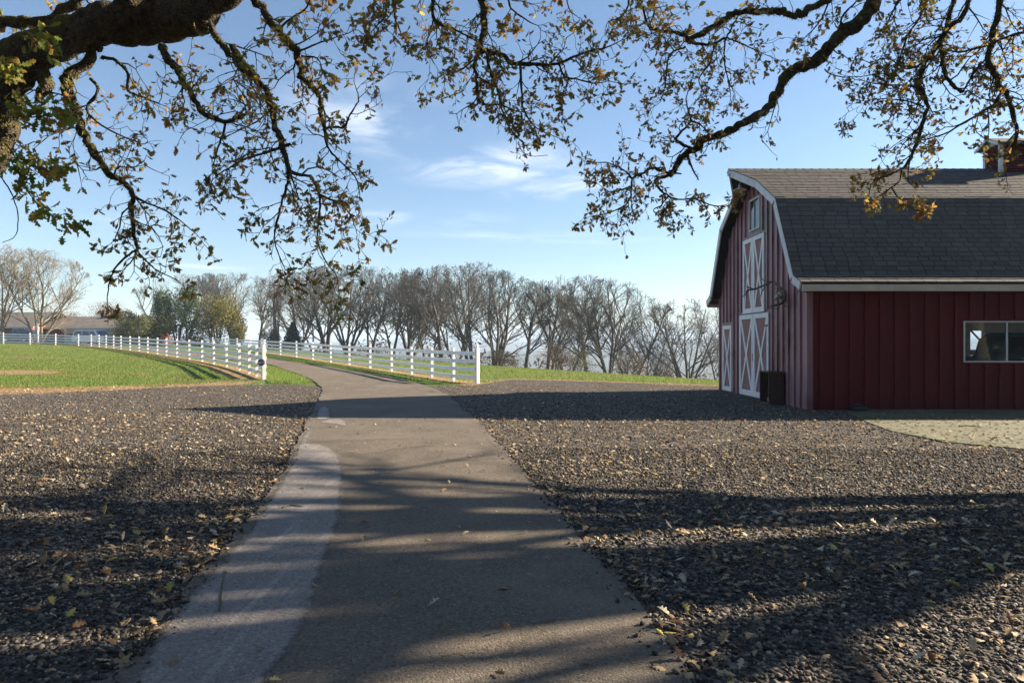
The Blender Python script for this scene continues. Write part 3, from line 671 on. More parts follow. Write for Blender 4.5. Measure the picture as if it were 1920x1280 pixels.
# underside boards of the gable overhang
# rake boards following the roof edge, eave fascia
def rake(f, name='rake_board'):
    mb = MB()
    B = (RDG[0]-BEND, RDG[1]-(RDG[1]-BRK[1])*BEND/(RDG[0]-BRK[0]))
    pts = [(XR, *f(EAV)), (XR, *f(KICK)), (XR, *f(BRK)), (XR, *f(B)), (XA, *f(RDG))]
    h, th = 0.17, 0.04
    for i in range(len(pts)-1):
        a, c = Vector(pts[i]), Vector(pts[i+1]); d = (c-a).normalized()
        out_ = Vector((-1, 0, 0)); out_ = (out_ - d*out_.dot(d)).normalized(); dn = d.cross(out_).normalized()
        if dn.z > 0: dn = -dn
        lift = -dn*0.012
        P = [a+lift, c+lift, c+dn*h, a+dn*h]; Q = [q + out_*th for q in P]
        mb.add(P+Q, [(0,1,2,3),(7,6,5,4),(0,4,5,1),(1,5,6,2),(2,6,7,3),(3,7,4,0)])
    return mb.build(name, M['trim'], roof)
rake(lambda p: p); rake(mir)
MB().box(XR+0.002, XE, EAV[0]-0.032, EAV[0]+0.006, 2.735, 2.885).build('eave_fascia', M['fascia'], roof)
MB().box(XR+0.04, XE, EAV[0]+0.008, YN-0.003, 2.745, 2.765).build('soffit', M['soffit'], roof)
ym = mir(EAV)[0]; MB().box(XR+0.002, XE, ym-0.006, ym+0.032, 2.735, 2.885).build('eave_fascia', M['fascia'], roof)
# shingles: tabs laid in courses; the ones that show largest are parts, the others are one piece
def tab_mesh(w, l, name):
    mb = MB(); t0, t1 = 0.030, 0.006                     # thicker at the butt
    mb.add([(0,0,0),(w,0,0),(w,l,0),(0,l,0),(0,0,t0),(w,0,t0),(w,l,t1),(0,l,t1)], [(0,3,2,1),(4,5,6,7),(0,1,5,4),(1,2,6,5),(2,3,7,6),(3,0,4,7)])
    return mb.mesh(name, M['shingle'])
EXPO = 0.134
tabs = [tab_mesh(w, EXPO*1.35, 'shingle') for w in (0.235, 0.262, 0.285, 0.312)]
tw = (0.235, 0.262, 0.285, 0.312)
rest = MB(); cand = []
def course_tabs(P, Q, f, xstart, far_side):
    a = Vector((0, *P)); c = Vector((0, *Q)); up = (c-a); Ls = up.length; up.normalize()
    nrm = Vector((1,0,0)).cross(up).normalized()
    if nrm.z < 0: nrm = -nrm
    rows = int(round(Ls/EXPO)); ex = Ls/rows
    for r in range(rows):
        s0 = r*ex - (0.02 if r == 0 else 0.0)
        base = a + up*s0 + nrm*0.004
        x = xstart(s0/Ls) - rnd.uniform(0.0, 0.2) * 0 ; first = True
        while x < XE:
            k = rnd.randrange(4); w = tw[k]
            if first: k = 0; w = tw[0]
            jy = rnd.uniform(-0.008, 0.008)
            o = base + up*jy; o = Vector((x, o.y, o.z))
            mat = Matrix(((1,0,0),(0,up.y,nrm.y),(0,up.z,nrm.z))).to_4x4()
            mat = Matrix.Translation(o) @ mat @ Matrix.Rotation(R(rnd.uniform(2.0, 3.6)), 4, 'X')
            cand.append((k, mat, far_side, x, s0)); x += w + 0.011; first = False
        # half-offset of the next course comes from the random widths
Bk = lambda k: XR + (XA-XR)*max(0, (k - (1-BEND/(RDG[0]-BRK[0])))/(BEND/(RDG[0]-BRK[0])))
course_tabs(EAV, KICK, None, lambda s: XR-0.03, 0); course_tabs(KICK, BRK, None, lambda s: XR-0.03, 0); course_tabs(BRK, RDG, None, lambda s: Bk(s)-0.02, 1)
roof_inv = wm(roof).inverted()
lower = sorted([c for c in cand if c[2] == 0 and c[3] < 12.4], key=lambda c: c[4] * 0 + c[3])[:]
sel = set(id(c) for c in lower[:298])
for c in cand:
    if id(c) in sel:
        o = bpy.data.objects.new('shingle', tabs[c[0]]); col.objects.link(o); o.parent = roof; o.matrix_parent_inverse = roof_inv; o.matrix_basis = c[1]
    else:
        w, l = tw[c[0]], EXPO*1.35; t0, t1 = 0.030, 0.006
        rest.add([c[1] @ Vector(q) for q in [(0,0,0),(w,0,0),(w,l,0),(0,l,0),(0,0,t0),(w,0,t0),(w,l,t1),(0,l,t1)]], [(0,3,2,1),(4,5,6,7),(0,1,5,4),(1,2,6,5),(2,3,7,6),(3,0,4,7)])
o = rest.build('shingles', M['shingle'], roof, recalc=False); o['kind'] = 'stuff'
x = XA - 0.02
while x < XE:
    mb = MB(); w = 0.30
    for s_ in (-1, 1):
        mb.add([(x, YR, 6.452), (x+w, YR, 6.434), (x+w, YR+s_*0.15, 6.345), (x, YR+s_*0.15, 6.363), (x, YR, 6.42), (x+w, YR, 6.415), (x+w, YR+s_*0.15, 6.33), (x, YR+s_*0.15, 6.335)],
               [(0,1,2,3),(7,6,5,4),(0,4,5,1),(1,5,6,2),(2,6,7,3),(3,7,4,0)])
    mb.build('ridge_cap', M['shingle'], roof); x += 0.145*1.6
# doors --------------------------------------------------------------
def leaf(ya, yb, z0, z1, fwid, name, xoff=0.0, midz=None, parent=None):
    # ya far, yb near
    ya, yb = max(ya, yb), min(ya, yb); xf = X0 - 0.030 + xoff
    d = MB().box(xf, X0-0.001, yb, ya, z0, z1).build(name, M['door_red'], parent or barn)
    ft = 0.030
    xa, xb = xf - ft, xf - 0.001
    def fb(y0, y1, za, zb): MB().box(xa, xb, y0, y1, za, zb).build('frame_board', M['white'], d)
    fb(yb, yb+fwid, z0, z1); fb(ya-fwid, ya, z0, z1)
    fb(yb+fwid+0.001, ya-fwid-0.001, z0, z0+fwid*1.3); fb(yb+fwid+0.001, ya-fwid-0.001, z1-fwid*1.1, z1)
    y0, y1 = yb+fwid, ya-fwid; za, zb = z0+fwid*1.3, z1-fwid*1.1
    bw_ = fwid*0.85; ang = math.atan2(zb-za, y1-y0); tw_ = bw_/math.cos(ang)/2; sw_ = bw_/math.sin(ang)/2
    def diag(flip, depth):
        pts = [(y0, za), (y0+sw_, za), (y1, zb-tw_), (y1, zb), (y1-sw_, zb), (y0, za+tw_)]
        if flip: pts = [(y0+y1-p, q) for p, q in pts]
        MB().prism(pts, 'x', xa+depth, xb-0.001).build('cross_brace', M['white'], d)
    diag(False, 0.003); diag(True, 0.0065)
    return d
yc = (20.39+18.10)/2
d1 = leaf(20.39, yc+0.012, 0.05, 2.37, 0.115, 'door_leaf'); d2 = leaf(yc-0.012, 18.10, 0.05, 2.37, 0.115, 'door_leaf')
MB().box(X0-0.075, X0-0.062, yc+0.02, yc+0.06, 1.05, 1.25).build('handle', M['metal'], d1)
yc = (20.10+18.42)/2
leaf(20.10, yc+0.010, 2.41, 4.54, 0.105, 'loft_door_leaf'); leaf(yc-0.010, 18.42, 2.41, 4.54, 0.105, 'loft_door_leaf')
d3 = leaf(22.03, 21.15, 0.05, 2.10, 0.10, 'walk_door')
MB().lathe([(0.012,0),(0.012,-0.05),(0.034,-0.055),(0.04,-0.075),(0.03,-0.10),(0.005,-0.108)], (X0-0.061, 21.20, 1.20), 12, 'x').build('knob', M['chrome'], d3, smooth=True)
for (zz) in (0.4, 2.0):
    MB().box(X0-0.068, X0-0.061, 18.12, 18.34, zz, zz+0.05).build('hinge', M['black'], d2)
# loft window: two sliding panes in a thin frame
wn_ = MB()
ya, yb, za, zb = 19.59, 18.78, 4.73, 5.62
for (p, q, r_, s_) in ((yb, ya, za, za+0.035), (yb, ya, zb-0.035, zb), (yb, yb+0.035, za+0.036, zb-0.036), (ya-0.035, ya, za+0.036, zb-0.036)): wn_.box(X0-0.055, X0-0.001, p, q, r_, s_)
lw = wn_.build('loft_window', M['trim'], barn)
ymid = (ya+yb)/2
MB().box(X0-0.05, X0-0.012, ymid-0.012, ymid+0.012, za+0.036, zb-0.036).build('mullion', M['metal'], lw)
MB().box(X0-0.030, X0-0.022, yb+0.036, ymid-0.013, za+0.036, zb-0.036).build('pane', M['dark_glass'], lw)
MB().box(X0-0.024, X0-0.016, ymid+0.013, ya-0.036, za+0.036, zb-0.036).build('pane', M['dark_glass'], lw)
# long-wall window
mb = MB(); fy0, fy1 = YN-0.035, YN+0.03
for (p, q, r_, s_) in ((WX0, WX1, WZ0, WZ0+0.028), (WX0, WX1, WZ1-0.028, WZ1), (WX0, WX0+0.028, WZ0+0.029, WZ1-0.029), (WX1-0.028, WX1, WZ0+0.029, WZ1-0.029)): mb.box(p, q, fy0, fy1, r_, s_)
sw = mb.build('side_window', M['trim'], barn)
xm = (WX0+WX1)/2
MB().box(xm-0.016, xm+0.016, fy0+0.004, fy1-0.004, WZ0+0.029, WZ1-0.029).build('mullion', M['trim'], sw)
MB().box(WX0+0.029, xm-0.017, YN-0.012, YN-0.006, WZ0+0.029, WZ1-0.029).build('pane', M['glass'], sw)
MB().box(xm+0.017, WX1-0.029, YN-0.002, YN+0.004, WZ0+0.029, WZ1-0.029).build('pane', M['glass'], sw)
# cupola
cx0, cx1, cy0, cy1 = 13.44, 14.62, YR-0.35, YR+0.35
cz0, cz1 = 6.12, 7.07
cup = MB().box(cx0+0.06, cx1-0.06, cy0+0.06, cy1-0.06, cz0, cz1).build('cupola', M['soffit'], barn)
for (px_, py_) in ((cx0,cy0),(cx1-0.09,cy0),(cx0,cy1-0.09),(cx1-0.09,cy1-0.09)): MB().box(px_, px_+0.09, py_, py_+0.09, cz0, cz1).build('corner_post', M['trim'], cup)
z = cz0 + 0.05
while z < cz1 - 0.05:
    MB().add([(cx0+0.092,cy0+0.005,z),(cx1-0.092,cy0+0.005,z),(cx1-0.092,cy0+0.055,z+0.055),(cx0+0.092,cy0+0.055,z+0.055),(cx0+0.092,cy0+0.005,z+0.014),(cx1-0.092,cy0+0.005,z+0.014),(cx1-0.092,cy0+0.055,z+0.069),(cx0+0.092,cy0+0.055,z+0.069)],
        [(0,3,2,1),(4,5,6,7),(0,1,5,4),(1,2,6,5),(2,3,7,6),(3,0,4,7)]).build('louvre_slat', M['red'], cup)
    MB().add([(cx0+0.005,cy0+0.092,z),(cx0+0.005,cy1-0.092,z),(cx0+0.055,cy1-0.092,z+0.055),(cx0+0.055,cy0+0.092,z+0.055),(cx0+0.005,cy0+0.092,z+0.014),(cx0+0.005,cy1-0.092,z+0.014),(cx0+0.055,cy1-0.092,z+0.069),(cx0+0.055,cy0+0.092,z+0.069)],
        [(0,3,2,1),(4,5,6,7),(0,1,5,4),(1,2,6,5),(2,3,7,6),(3,0,4,7)]).build('louvre_slat', M['red'], cup)
    z += 0.072
ov = 0.13
for s_ in (-1, 1):
    ye = YR + s_*(0.35+ov)
    P = [(cx0-ov, YR, cz1+0.22), (cx1+ov, YR, cz1+0.22), (cx1+ov, ye, cz1-0.01), (cx0-ov, ye, cz1-0.01)]
    MB().add(P + [(p[0], p[1], p[2]-0.05) for p in P], [(0,1,2,3),(7,6,5,4),(0,4,5,1),(1,5,6,2),(2,6,7,3),(3,7,4,0)]).build('cupola_roof', M['shingle'], cup)
    a, c = Vector((cx0-ov-0.016, YR, cz1+0.165)), Vector((cx0-ov-0.016, ye, cz1-0.062))
    MB().bar(a, c, 0.03, 0.07, up=(0,0,1)).build('rake_board', M['trim'], cup)
MB().prism([(cy0, cz1), (cy1, cz1), (YR, cz1+0.16)], 'x', cx0+0.03, cx0+0.06).build('gable_panel', M['trim'], cup)

# ================================================================== THINGS ON AND BY THE BARN
# barn lamp under the hood
lx, ly, lz = 6.39, YR, 5.84
t = empty('barn_lamp', (lx, ly, lz), 'white enamel barn lamp hanging under the gable hood', 'lamp')
MB().lathe([(0.02,0.0),(0.07,0.0),(0.10,-0.015),(0.185,-0.055),(0.187,-0.063),(0.17,-0.058),(0.09,-0.024),(0.02,-0.015)], (lx, ly, lz+0.06), 20).build('shade', M['enamel'], t, smooth=True)
MB().lathe([(0.045,0.062),(0.045,0.15),(0.03,0.16),(0.03,0.19)], (lx, ly, lz), 12).build('socket', M['metal'], t, smooth=True)
MB().lathe([(0.03,0.04),(0.05,0.01),(0.068,-0.03),(0.06,-0.07),(0.03,-0.095),(0.004,-0.10)], (lx, ly, lz), 14).build('bulb', M['bulb'], t, smooth=True)
MB().tube([(lx, ly, lz+0.185), (lx+0.02, ly, lz+0.30), (lx+0.15, ly, lz+0.36), (X0+0.01, ly, lz+0.33)], 0.014, 8).build('arm', M['metal'], t, smooth=True)
# elk antlers on a wooden shield
ax, ay, az = X0-0.048, 17.10, 2.74
t = empty('antler_mount', (ax, ay, az), 'elk antlers on a round wooden shield mounted on the gable wall', 'antlers')
MB().lathe([(0.15,0.0),(0.16,-0.012),(0.15,-0.03),(0.10,-0.04),(0.005,-0.042)], (ax, ay, az), 20, 'x').build('shield', M['plaque'], t, smooth=True)
MB().tube([(ax-0.03, ay, az+0.03), (ax-0.10, ay, az+0.02), (ax-0.17, ay, az-0.02), (ax-0.22, ay, az-0.09)], [0.075,0.085,0.06,0.03], 10).build('skull_plate', M['skull'], t, smooth=True)
def antler(side):
    # beam: out from the wall, up and then drooping forward; px measured from the photograph
    s_ = side
    if s_ > 0:   # far antler, rising and reaching out to the left
        beam = [pix(1470,546,17.18), pix(1458,536,17.25), pix(1450,528,17.35), pix(1440,531,17.42), pix(1428,537,17.48), pix(1414,542,17.5), pix(1402,544,17.5), pix(1399,549,17.5), pix(1400,562,17.48)]
        rad = [0.03,0.032,0.028,0.027,0.026,0.024,0.022,0.018,0.006]
        tines = [[(1450,528,17.35),(1434,527,17.3),(1427,519,17.25)], [(1437,533,17.42),(1429,546,17.4),(1425,560,17.36)], [(1412,542,17.5),(1402,538,17.45),(1398,536,17.4)], [(1403,545,17.5),(1394,555,17.55),(1390,556,17.6)], [(1452,531,17.35),(1464,545,17.2),(1466,556,17.1)]]
    else:
        beam = [pix(1473,562,17.02), pix(1466,568,16.95), pix(1460,571,16.85), pix(1452,572,16.8), pix(1444,574,16.75), pix(1438,576,16.72)]
        rad = [0.03,0.03,0.028,0.024,0.018,0.006]
        tines = [[(1466,568,16.95),(1472,574,16.85),(1477,576,16.8)], [(1462,570,16.9),(1458,577,16.8),(1452,579,16.75)], [(1470,564,17.0),(1458,552,16.9),(1456,545,16.85)], [(1456,571,16.82),(1448,577,16.78),(1442,579,16.75)]]
    mb = MB(); mb.tube(spline([tuple(p) for p in beam], 4), list(np.interp(np.linspace(0,1,(len(beam)-1)*4+1), np.linspace(0,1,len(rad)), rad)), 7)
    for tn in tines:
        mb.tube(spline([tuple(pix(*q)) for q in tn], 4), list(np.linspace(0.02, 0.004, (len(tn)-1)*4+1)), 6)
    mb.build('antler', M['bone'], t, smooth=True)
antler(1); antler(-1)
# open wooden cabinet standing against the gable
cx, cy, ch = 6.41, 17.05, 0.85
cxe = X0 - 0.05
t = empty('wooden_cabinet', ((cx+cxe)/2, cy+0.3, 0), 'dark wooden box cabinet with an open front against the barn gable', 'cabinet')
zb_ = 0.02
MB().box(cx, cxe, cy, cy+0.022, zb_, ch).build('side_panel', M['walnut'], t, bevel=0.003)
MB().box(cx, cxe, cy+0.60, cy+0.622, zb_, ch).build('side_panel', M['walnut'], t, bevel=0.003)
MB().box(cx, cxe, cy+0.024, cy+0.598, ch-0.024, ch-0.001).build('top_panel', M['walnut'], t)
MB().box(cx, cxe, cy+0.024, cy+0.598, zb_+0.001, zb_+0.04).build('bottom_panel', M['walnut'], t)
MB().box(cxe-0.014, cxe-0.001, cy+0.024, cy+0.598, zb_+0.042, ch-0.026).build('back_panel', M['walnut'], t)
o = MB().lathe([(0.055,0.0),(0.075,0.07),(0.08,0.10),(0.07,0.10),(0.05,0.012)], (cx+0.16, cy+0.30, zb_+0.042), 14).build('plastic_tub', M['skull'], None, smooth=True)
tag(o, 'pale tub standing inside the open wooden cabinet', 'tub')
# low black box at the foot of the long wall
bx, by = 7.85, 15.50
t = empty('bait_box', (bx, by, 0.03), 'low black plastic box at the foot of the long barn wall', 'box')
mb = MB().prism([(by-0.13,0.034),(by+0.13,0.034),(by+0.12,0.13),(by+0.03,0.155),(by-0.06,0.15),(by-0.12,0.11)], 'x', bx-0.17, bx+0.17)
mb.build('body', M['black'], t, bevel=0.012)
MB().box(bx-0.16, bx+0.16, by-0.055, by+0.045, 0.160, 0.172).build('lid', M['black'], t, bevel=0.004)
MB().box(bx-0.06, bx+0.06, by-0.03, by+0.01, 0.173, 0.178).build('label_plate', M['metal'], t)
# ================================================================== VEHICLES
def vehicle(name, label, loc, rz, W, outline, belt, top, taper, sides, screens, paint, wr, wxs, extras=()):
    """outline: closed side view (x forward, z); above belt the body narrows by taper towards top"""
    t = empty(name, (0,0,0), label, 'car')
    def hw(z): return W/2 * (1 - taper * max(0, min(1, (z-belt)/(top-belt))))
    n = len(outline); P = [(x, -hw(z), z) for x, z in outline] + [(x, hw(z), z) for x, z in outline]
    fs = [tuple(range(n)), tuple(range(2*n-1, n-1, -1))] + [(i, i+n, (i+1)%n+n, (i+1)%n) for i in range(n)]
    bm_ = MB().add(P, fs); body = bm_.build('body', paint, t, bevel=0.045, smooth=False)
    for poly in sides:
        for s_ in (-1, 1):
            P = [(x, s_*(hw(z)+0.004), z) for x, z in poly] + [(x, s_*(hw(z)-0.02), z) for x, z in poly]; k = len(poly)
            MB().add(P, [tuple(range(k)), tuple(range(2*k-1,k-1,-1))]+[(i,i+k,(i+1)%k+k,(i+1)%k) for i in range(k)]).build('side_window', M['dark_glass'], t)
    for (a, c) in screens:                            # front and rear screens along an outline edge
        a, c = Vector(a), Vector(c); d = c-a; nn = Vector((d.y, -d.x)); nn.normalize()
        if nn.dot(Vector(((a.x+c.x)/2, 0)) - Vector((0, 0))) < 0: nn = -nn
        p, q = a + d*0.08 + nn*0.006, a + d*0.9 + nn*0.006
        P = [(p.x, -hw(p.y)*0.9, p.y), (p.x, hw(p.y)*0.9, p.y), (q.x, hw(q.y)*0.88, q.y), (q.x, -hw(q.y)*0.88, q.y)]
        Q = [(x-nn.x*0.03, y_, z-nn.y*0.03) for x, y_, z in P]
        MB().add(P+Q, [(0,1,2,3),(7,6,5,4),(0,4,5,1),(1,5,6,2),(2,6,7,3),(3,7,4,0)]).build('windscreen', M['dark_glass'], t)
    for x in wxs:
        for s_ in (-1, 1):
            wo = MB().lathe([(wr*0.62,-0.11),(wr*0.95,-0.11),(wr,-0.07),(wr,0.07),(wr*0.95,0.11),(wr*0.62,0.11)], (x, s_*(W/2-0.10), wr), 20, 'y').build('wheel', M['rubber'], t, smooth=False)
            MB().lathe([(wr*0.6,0.0),(wr*0.58,0.02),(wr*0.2,0.045),(0.02,0.05)] if s_ > 0 else [(wr*0.6,0.0),(wr*0.58,-0.02),(wr*0.2,-0.045),(0.02,-0.05)], (x, s_*(W/2+0.012), wr), 16, 'y').build('rim', M['chrome'], wo)
    for (nm, mat, bx_) in extras: MB().box(*bx_).build(nm, mat, t, bevel=0.01)
    t.location = loc; t.rotation_euler = (0, 0, rz)
    return t
def car_lights(xf, xr, W, z, zr):
    e = []
    for s_ in (-1, 1):
        y0, y1 = sorted((s_*(W/2-0.08), s_*(W/2-0.38)))
        e.append(('headlight', M['lamp_glass'], (xf-0.03, xf+0.02, y0, y1, z, z+0.16)))
        y0, y1 = sorted((s_*(W/2-0.05), s_*(W/2-0.2)))
        e.append(('tail_light', M['red_lens'], (xr-0.02, xr+0.03, y0, y1, zr, zr+0.3)))
    e.append(('bumper', M['black'], (xf-0.05, xf+0.06, -W/2+0.05, W/2-0.05, 0.32, 0.52)))
    e.append(('bumper', M['black'], (xr-0.06, xr+0.05, -W/2+0.05, W/2-0.05, 0.35, 0.55)))
    return e
def ground_at(px_, Y): x = (px_-960)/F*Y; return (x, Y, H(x, Y))
van_out = [(-2.5,0.32),(-2.52,0.9),(-2.42,1.35),(-2.2,1.86),(-1.9,1.93),(0.7,1.92),(1.05,1.84),(1.72,1.18),(2.42,1.02),(2.55,0.85),(2.55,0.32)]
gz = ground_at(176, 88); vehicle('parked_van', 'silver van parked in front of the garage door', (gz[0], gz[1], gz[2]), R(-14), 1.95, van_out, 1.12, 1.93, 0.16,
    [[(-2.25,1.2),(-2.05,1.74),(-1.0,1.76),(-1.0,1.2)], [(-0.9,1.2),(-0.9,1.76),(0.2,1.76),(0.2,1.2)], [(0.3,1.2),(0.3,1.76),(0.85,1.74),(1.35,1.2)]],
    [((1.72,1.18),(1.05,1.84)), ((-2.42,1.35),(-2.2,1.86))], M['van_paint'], 0.34, (-1.5, 1.6), car_lights(2.53, -2.5, 1.95, 0.72, 0.85))
suv_out = [(-2.25,0.32),(-2.28,0.9),(-2.2,1.15),(-1.85,1.68),(-1.5,1.74),(0.2,1.72),(0.55,1.65),(1.15,1.10),(2.05,0.98),(2.25,0.78),(2.25,0.32)]
gz = ground_at(40, 90); vehicle('parked_car', 'dark blue estate car parked by the left wing of the house', gz, R(170), 1.85, suv_out, 1.05, 1.74, 0.18,
    [[(-2.0,1.15),(-1.75,1.58),(-1.1,1.6),(-1.1,1.15)], [(-1.0,1.15),(-1.0,1.6),(-0.1,1.6),(-0.1,1.15)], [(0.0,1.15),(0.0,1.6),(0.4,1.57),(0.85,1.15)]],
    [((1.15,1.10),(0.55,1.65)), ((-2.2,1.15),(-1.85,1.68))], M['suv_paint'], 0.33, (-1.35, 1.45), car_lights(2.23, -2.25, 1.85, 0.70, 0.8))
truck_out = [(-2.7,0.5),(-2.7,1.15),(-0.55,1.18),(-0.45,1.62),(-0.25,1.80),(0.55,1.80),(0.80,1.70),(1.12,1.22),(1.7,1.18),(2.25,1.02),(2.42,0.8),(2.42,0.42)]
vehicle('pickup_truck', 'blue pickup truck parked inside the barn, seen through the side window', (13.3, 18.65, 0.03), R(-35), 1.8, truck_out, 1.22, 1.80, 0.2,
    [[(-0.32,1.25),(-0.15,1.68),(0.12,1.70),(0.12,1.25)], [(0.2,1.25),(0.2,1.70),(0.55,1.68),(0.92,1.25)]], [((1.12,1.22),(0.80,1.70))],
    M['truck_paint'], 0.38, (-1.7, 1.55), car_lights(2.40, -2.7, 1.8, 0.72, 0.75) + [('chrome_strip', M['chrome'], (-2.6, 2.2, -0.915, -0.905, 1.02, 1.05)), ('mirror', M['chrome'], (0.72, 0.80, -1.10, -0.93, 1.25, 1.42))])

# ================================================================== HOUSE
HY = 96.0
def hx(p, Y=HY): return (p-960)/F*Y
hz = H(hx(150), HY) - 0.1
house = empty('ranch_house', (hx(180), HY, hz), 'low red ranch house with grey-brown roof and garage behind the fence', 'house')
gx0, gx1 = hx(80), hx(272)
wl = MB().box(gx0, gx1, HY, HY+7, hz-0.6, hz+2.55).build('wall', M['brick'], house)
for i in range(46):                                    # vertical siding battens
    x = gx0 + 0.2 + i * (gx1-gx0-0.4)/45
    if hx(120) < x < hx(217): continue
    MB().box(x-0.03, x+0.03, HY-0.03, HY-0.001, hz-0.4, hz+2.4).build('batten', M['brick'], wl)
def gable_roof(x0, x1, y0, y1, ze, zr, ov=0.6):
    ym_ = (y0+y1)/2; mb = MB(); k = (zr-ze)/(ym_-y0)
    for s_ in (0, 1):
        ye = (y0-ov) if s_ == 0 else (y1+ov); zl = ze - ov*k
        P = [(x0-ov, ye, zl), (x1+ov, ye, zl), (x1+ov, ym_, zr), (x0-ov, ym_, zr)]
        mb.add(P+[(p[0],p[1],p[2]-0.14) for p in P], [(0,1,2,3),(7,6,5,4),(0,4,5,1),(1,5,6,2),(2,6,7,3),(3,7,4,0)])
    rf = mb.build('roof', M['house_roof'], house)
    MB().box(x0-ov, x1+ov, y0-ov-0.04, y0-ov-0.002, ze-ov*k-0.2, ze-ov*k+0.01).build('eave_board', M['trim'], rf)
    for i in range(8):                                   # shingle courses as raised bands
        s0 = i/8.0; yy = (y0-ov) + (ym_-y0+ov)*s0; zz = (ze-ov*k) + (zr-ze+ov*k)*s0
        MB().add([(x0-ov,yy,zz+0.005),(x1+ov,yy,zz+0.005),(x1+ov,yy+0.5,zz+0.5*k+0.005),(x0-ov,yy+0.5,zz+0.5*k+0.005),(x0-ov,yy,zz+0.03),(x1+ov,yy,zz+0.03),(x1+ov,yy+0.5,zz+0.5*k+0.012),(x0-ov,yy+0.5,zz+0.5*k+0.012)],
                 [(0,3,2,1),(4,5,6,7),(0,1,5,4),(1,2,6,5),(2,3,7,6),(3,0,4,7)]).build('shingle_course', M['house_roof'], rf)
    return rf
gable_roof(gx0, gx1, HY, HY+7, hz+2.6, hz+4.0, 0.7)
# garage door with panel rows and a row of windows
g0, g1 = hx(124), hx(214)
gd = MB().box(g0, g1, HY-0.05, HY-0.002, hz-0.3, hz+2.15).build('garage_door', M['garage'], house)
for r_ in range(4):
    for c_ in range(6):
        x = g0 + 0.12 + c_*(g1-g0-0.1)/6; w = (g1-g0-0.1)/6 - 0.14; z = hz - 0.05 + r_*0.55
        MB().box(x, x+w, HY-0.075 if r_ != 2 else HY-0.062, HY-0.051, z, z+0.42).build('panel' if r_ != 2 else 'pane', M['garage'] if r_ != 2 else M['dark_glass'], gd)
for (a, c, zt) in ((g0-0.22, g0-0.01, 2.4), (g1+0.01, g1+0.22, 2.4)): MB().box(a, c, HY-0.045, HY-0.002, hz-0.3, hz+zt).build('door_jamb', M['trim'], wl)
MB().box(g0-0.22, g1+0.22, HY-0.046, HY-0.002, hz+2.17, hz+2.42).build('door_header', M['garage'], wl)
def hwin(x0, x1, y, z0, z1, parent, n=2):
    w = MB().box(x0, x1, y-0.05, y-0.002, z0, z1).build('window', M['trim'], parent)
    for i in range(n):
        a = x0+0.07+i*(x1-x0-0.07)/n; MB().box(a, a+(x1-x0-0.07)/n-0.07, y-0.058, y-0.051, z0+0.08, z1-0.08).build('pane', M['dark_glass'], w)
hwin(hx(84.5), hx(94), HY, hz+0.7, hz+2.1, house, 1)
# left wing, nearer to the camera
LYY = 93.0; l0, l1 = hx(-110, LYY), hx(60, LYY); lz = hz
wl2 = MB().box(l0, l1, LYY, LYY+10, lz-0.6, lz+2.6).build('wall', M['brick'], house)
gable_roof(l0, l1, LYY, LYY+10, lz+2.65, lz+4.6, 0.7)
hwin(hx(24, LYY), hx(35, LYY), LYY, lz+0.6, lz+2.3, house, 1); hwin(hx(40, LYY), hx(59, LYY), LYY, lz+0.6, lz+2.3, house, 3); hwin(hx(-60, LYY), hx(-20, LYY), LYY, lz+0.6, lz+2.3, house, 4)
# right end behind the shrubs
r0, r1 = hx(240, 94), hx(282, 94)
wl3 = MB().box(r0, r1, 94, 95.9, hz-0.6, hz+2.2).build('wall', M['brick'], house)
hwin(hx(244,94), hx(260,94), 94, hz+0.5, hz+1.8, house, 2)
MB().box(gx0+8, gx0+9, HY+3.2, HY+4.0, hz+3.4, hz+4.7).build('chimney', M['brick'], house)
# white lamp post in the drive
gz = ground_at(71, 86); t = empty('white_post', gz, 'slim white post with a small lantern between fence and house', 'post')
MB().box(gz[0]-0.06, gz[0]+0.06, gz[1]-0.06, gz[1]+0.06, gz[2]-0.2, gz[2]+1.75).build('shaft', M['white'], t)
MB().lathe([(0.05,0),(0.13,0.05),(0.15,0.3),(0.18,0.32),(0.02,0.46)], (gz[0], gz[1], gz[2]+1.752), 8).build('lantern', M['enamel'], t)
# utility pole
gz = ground_at(514, 98); t = empty('utility_pole', gz, 'tall brown wooden utility pole among the bare trees', 'pole')
MB().tube([(gz[0],gz[1],gz[2]-0.5),(gz[0]+0.02,gz[1],gz[2]+5),(gz[0]+0.05,gz[1],gz[2]+9.6)], [0.17,0.15,0.12], 10).build('shaft', M['pole'], t, smooth=True)
MB().bar((gz[0]-1.0,gz[1]-0.17,gz[2]+9.1),(gz[0]+1.1,gz[1]-0.17,gz[2]+9.1),0.09,0.12).build('cross_arm', M['pole'], t)
for dx_ in (-0.9, -0.3, 0.4, 1.0): MB().lathe([(0.03,0.061),(0.05,0.10),(0.035,0.14),(0.05,0.17),(0.01,0.2)], (gz[0]+dx_, gz[1]-0.17, gz[2]+9.1), 8).build('insulator', M['enamel'], t)
MB().tube([(gz[0]+0.16,gz[1]-0.1,gz[2]-0.2),(gz[0]+0.15,gz[1]-0.1,gz[2]+4.0)], 0.035, 6).build('conduit', M['metal'], t)
